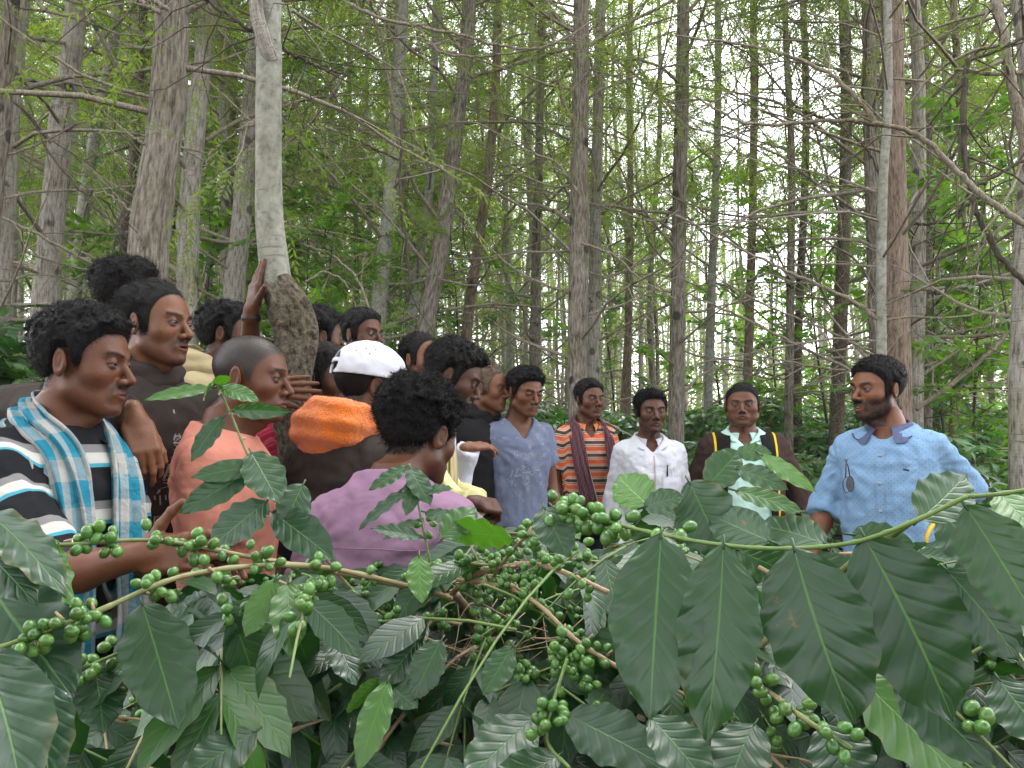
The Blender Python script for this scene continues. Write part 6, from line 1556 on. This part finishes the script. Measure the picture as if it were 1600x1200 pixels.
BRANCHES = [ # px points with depth, r0, r1 mm, colours, berry nodes [(index fraction, count)], bush
 ([(20, 858, .80), (120, 850, .82), (250, 845, .86), (400, 872, .92), (540, 897, 1.0), (700, 932, 1.15)], 1.6, 3.2, GREEN, WOOD, [(.0, 6), (.06, 5), (.21, 8), (.30, 8), (.40, 7), (.48, 7), (.50, 6), (.60, 5)], 0),
 ([(-30, 1022, .72), (60, 990, .74), (150, 956, .77), (300, 897, .84), (480, 884, .94), (640, 916, 1.06), (705, 935, 1.15)], 2.0, 3.4, GREEN, WOOD, [(.13, 10), (.24, 8), (.30, 9), (.44, 9), (.53, 5), (.60, 6), (.70, 8)], 0),
 ([(60, 1075, .84), (140, 1040, .86), (230, 1000, .90)], 1.6, 1.8, GREEN, GREEN, [(.25, 6), (.5, 7), (.85, 5)], 0),
 ([(290, 1005, .98), (400, 998, 1.0), (540, 975, 1.08), (640, 965, 1.14), (720, 975, 1.2)], 1.6, 2.6, WOOD, WOOD, [(.1, 4), (.8, 5)], 0),
 ([(335, 592, 1.0), (362, 650, 1.0), (392, 720, 1.0), (440, 790, 1.02), (500, 862, 1.05), (560, 930, 1.08), (640, 985, 1.12), (720, 1020, 1.2)], 1.3, 2.4, GREEN, WOOD, [(.52, 7), (.56, 7), (.72, 6), (.80, 6)], 0),
 ([(640, 726, 1.12), (652, 780, 1.11), (664, 840, 1.10), (676, 890, 1.10), (700, 935, 1.16)], 1.2, 2.2, GREEN, GREEN, [(.45, 6)], 0),
 ([(700, 935, 1.18), (730, 905, 1.14), (780, 888, 1.10), (850, 884, 1.05), (950, 925, 1.0)], 4.6, 3.4, WOOD_D, WOOD, [(.25, 6), (.55, 7), (.75, 8), (.95, 4)], 0),
 ([(715, 905, 1.14), (760, 912, 1.10), (800, 920, 1.06), (845, 948, 1.02), (900, 1000, .98), (965, 1042, .95)], 3.2, 2.6, WOOD, WOOD, [(.35, 8), (.5, 7), (.9, 5)], 0),
 ([(760, 920, 1.12), (785, 880, 1.08), (815, 845, 1.04), (836, 832, 1.0)], 2.4, 1.8, WOOD_D, WOOD, [(.25, 5), (.6, 6), (.95, 6)], 0),
 ([(868, 792, .80), (930, 810, .78), (1000, 828, .74), (1090, 846, .68), (1180, 856, .64), (1260, 856, .62), (1340, 846, .60), (1420, 818, .58), (1510, 776, .57)], 1.8, 1.6, GREEN, GREEN, [(.02, 7), (.08, 9), (.14, 9), (.19, 9), (.33, 5)], 1),
 ([(1510, 776, .58), (1560, 772, .57), (1640, 760, .56)], 1.6, 1.5, GREEN, GREEN, [], 1),
 ([(1420, 818, .60), (1330, 880, .70), (1220, 980, .82), (1120, 1080, .92), (1050, 1190, 1.0)], 2.6, 4.0, GREEN, WOOD, [], 1),
 ([(1140, 1045, .80), (1200, 1080, .76), (1260, 1125, .72), (1330, 1170, .70)], 2.2, 2.2, WOOD, GREEN, [(.3, 8), (.55, 7), (.95, 6)], 1),
 ([(1060, 1080, .96), (1120, 1110, .92), (1180, 1160, .88), (1240, 1215, .86)], 2.0, 2.0, WOOD, WOOD, [(.2, 6), (.5, 7), (.75, 6)], 1),
 ([(886, 1030, .90), (870, 1080, .88), (856, 1130, .86), (858, 1165, .86), (890, 1200, .84)], 2.0, 1.8, GREEN, GREEN, [(.5, 9), (.4, 6)], 0),
 ([(430, 1150, 1.0), (540, 1110, 1.05), (640, 1060, 1.1), (740, 1040, 1.25)], 2.0, 2.4, WOOD, WOOD, [(.7, 5)], 0),
 ([(0, 1150, 1.0), (120, 1120, 1.05), (260, 1130, 1.1), (420, 1160, 1.2), (620, 1180, 1.3), (740, 1120, 1.3)], 1.8, 2.6, WOOD, WOOD, [(.4, 4)], 0),
 ([(760, 1000, 1.2), (700, 1040, 1.12), (620, 1130, 1.05), (560, 1220, 1.0)], 3.0, 2.4, WOOD_D, WOOD, [], 0),
]
def front():
    b0 = P(755, 1010, 1.32); base0 = A(b0[0], b0[1], float(gz(b0[0], b0[1])))
    b1 = P(1050, 1190, 1.0); base1 = A(b1[0] + .02, b1[1] + .02, float(gz(b1[0], b1[1])))
    roots = [empty('coffee_bush', base0, 'berry laden coffee bush spreading across the foreground from its woody stem in the middle', 'coffee bush', 'coffee bushes in the foreground'),
             empty('coffee_bush', base1, 'coffee bush at lower right with the largest hanging leaves, closest to the camera', 'coffee bush', 'coffee bushes in the foreground')]
    for root, top, r in ((roots[0], b0, .011), (roots[1], b1, .009)):
        mb = MB(); B0 = A(*root.location)
        for k in range(4 if root is roots[0] else 2):
            o = A(rng.normal(0, .03), rng.normal(0, .03), 0); e = top + A(rng.normal(0, .06), rng.normal(0, .05), .05 - .04 * k)
            if k == 0: e = top + A(0, 0, 0)
            pts = catmull(np.array([B0 + o - A(0, 0, .05), (B0 + o) * .5 + e * .5 + rng.normal(0, .02, 3), e]), 24); stem_tube(mb, pts, r * 1.3, r * .6, WOOD_D, WOOD_D, 10)
        if root is roots[0]:
            stem_tube(mb, pxpath([(755, 1010, 1.32), (735, 960, 1.26), (712, 930, 1.18)], 14), .008, .006, WOOD_D, WOOD_D); stem_tube(mb, pxpath([(755, 1010, 1.32), (790, 960, 1.24), (800, 900, 1.15)], 14), .006, .004, WOOD_D, WOOD_D)
            stem_tube(mb, pxpath([(770, 1100, 1.3), (720, 1080, 1.25), (640, 1000, 1.2), (600, 960, 1.2)], 18), .006, .004, WOOD_D, WOOD)
        mb.build('stem', M['stem'], root)
    for pp, r0, r1, c0, c1, nodes, bu in BRANCHES:
        pts = pxpath(pp, 14 * len(pp)); mb = MB(); stem_tube(mb, pts, r0 / 1000, r1 / 1000, c0, c1)
        for k in range(6, len(pts) - 4, 9) if c1 is not GREEN else ():           # leaf scars and short spurs
            s_ = pts[k] + rng.normal(0, 1, 3) * .002; tube(mb, [s_, s_ + rng.normal(0, 1, 3) * .006], [.0022, .0012], 5, Col=(*c1, 1))
        br = mb.build('branch', M['stem'], roots[bu])
        for f, n in nodes:
            i = min(int(f * (len(pts) - 1)), len(pts) - 2); c = pts[i]; bm_ = MB(); rad = .0057 * (1.0 if pp[0][2] < 1.02 else .92)
            berries(bm_, c, n, rad, .013, pts[i + 1] - pts[i]); bm_.build('berry_cluster', M['berry'], br)
    hero_leaves(roots)
    # the leafy inside of both bushes
    g = rng
    for bu, (x0, x1, y0, y1, nt) in enumerate([(-1.05, .42, .92, 1.75, 470), (.22, 1.35, .80, 1.9, 330)]):
        lf = MB(); tw = MB(); be = MB(); P0, D, N, LL, TN = [], [], [], [], []
        for _ in range(nt):
            y = g.uniform(y0, y1); x = g.uniform(x0, x1)
            px = 800 + FPX * x / y
            if px < -260 or px > 1880: continue
            zt = top_z(x, y) - .045; z = zt - (g.random() ** 1.5) * (zt - .25); s0 = A(x, y, z)
            a = g.uniform(0, 6.28); d = A(math.cos(a), math.sin(a) * .8 - .25, g.uniform(-.35, .35)); ln = g.uniform(.18, .36); n = 6
            pts = np.array([s0 + nrm(d) * ln * t - A(0, 0, .3) * ln * t * t for t in np.linspace(0, 1, n)])
            if all(q[2] < top_z(q[0], q[1]) - .02 for q in pts): stem_tube(tw, pts, .0022, .0012, WOOD if g.random() < .5 else GREEN, GREEN, 5, False); sd = nrm(np.cross(d, A(0, 0, 1))); L0 = g.uniform(.085, .135); tn = float(np.clip(g.normal(.22, .16), 0, 1)); tn = .68 if g.random() < .08 else tn
            fr = g.random() < .33
            for k in range(1, n):
                for s_ in (-1, 1):
                    if g.random() < .12: continue
                    L = L0 * g.uniform(.75, 1.15) * (1.0 if k < n - 1 else .75); dd = nrm(sd * s_ * .85 + nrm(d) * .45 - A(0, 0, g.uniform(.1, 1.1)) + g.normal(0, .18, 3)); tip = pts[k] + dd * L
                    if pts[k][2] > top_z(pts[k][0], pts[k][1]) + .01 or tip[2] > top_z(tip[0], tip[1]) + .012 or tip[1] < .78 or pts[k][1] < .84: continue
                    if bu == 1 and tip[1] < .72: continue
                    tpx, tpy = to_px(tip); bpx, bpy_ = to_px(pts[k])
                    if tip[1] < 1.34 and any(((a - 790) / 125) ** 2 + ((c - 965) / 72) ** 2 < 1 for a, c in ((tpx, tpy), (bpx, bpy_))): continue
                    P0.append(pts[k]); D.append(dd); N.append(A(0, -.75, .8) + sd * s_ * .1 + g.normal(0, .35, 3)); LL.append(L); TN.append(tn + g.normal(0, .05))
                if fr and k < n - 1 and g.random() < .6 and pts[k][2] < top_z(pts[k][0], pts[k][1]): berries(be, pts[k], int(g.integers(3, 8)), .0062, .010, d)
        put_many(lf, BANK_MID, np.array(P0), np.array(D), np.array(N), np.array(LL), np.clip(np.array(TN), 0, 1))
        lf.build('foliage', M['coffee'], roots[bu]); tag(lf_o(roots[bu], 'foliage'), kind='stuff'); tw.build('twigs', M['stem'], roots[bu]); b = be.build('berries', M['berry'], roots[bu]); tag(b, kind='stuff')
    # dense berries round the heart of the bush, and dry twigs caught in it
    for (px, py, d, n) in [(742, 880, 1.12, 7), (768, 868, 1.10, 7), (730, 915, 1.12, 8), (795, 930, 1.08, 9), (820, 905, 1.06, 8), (745, 940, 1.12, 9), (772, 965, 1.12, 9), (800, 985, 1.1, 8), (842, 925, 1.04, 7), (870, 880, 1.0, 7), (895, 870, .96, 7), (905, 905, .98, 6), (880, 1010, .94, 9), (905, 1030, .93, 9), (890, 1060, .94, 9), (915, 1068, .95, 7), (868, 1040, .95, 7), (690, 960, 1.12, 7), (735, 1040, 1.1, 6), (745, 1065, 1.1, 5), (600, 965, 1.06, 6), (585, 975, 1.05, 6), (860, 845, .98, 6), (842, 828, .98, 6), (560, 912, 1.0, 6), (628, 960, 1.04, 5), (1005, 905, .9, 5), (950, 845, .86, 6), (700, 900, 1.1, 5)]:
        mb = MB(); n = max(3, int(n * .68)); berries(mb, P(px, py, d), n, .0057, .014, A(1, .3, .2)); mb.build('berry_cluster', M['berry'], roots[0])
    mb = MB()
    for _ in range(55):
        c = P(g.normal(745, 70), g.normal(1015, 38), g.uniform(1.12, 1.32)); a = nrm(g.normal(0, 1, 3) * A(1, .6, .5)); L = g.uniform(.05, .16); stem_tube(mb, catmull(np.array([c - a * L / 2, c + g.normal(0, .008, 3), c + a * L / 2]), 7), .0009, .0006, WOOD, WOOD * 1.1, 4, False)
    tag(mb.build('dry_twigs', M['stem']), kind='stuff')
def lf_o(root, nm): return [c for c in root.children if c.name.startswith(nm)][-1]
# ------------------------------------------------------------------ build
import time, os
_t = time.time()
def _lap(s):
    global _t
    print('lap', s, round(time.time() - _t, 1)); _t = time.time()
build_ground(); far_woods(); _lap('ground')
H_ = hero_trees(); _lap('hero trees')
tree_field(H_); _lap('field')
understory(); _lap('understory')
front(); _lap('front')
number_labels(); haze()
for f in CAST: f()
_lap('cast')
bpy.context.view_layer.update()
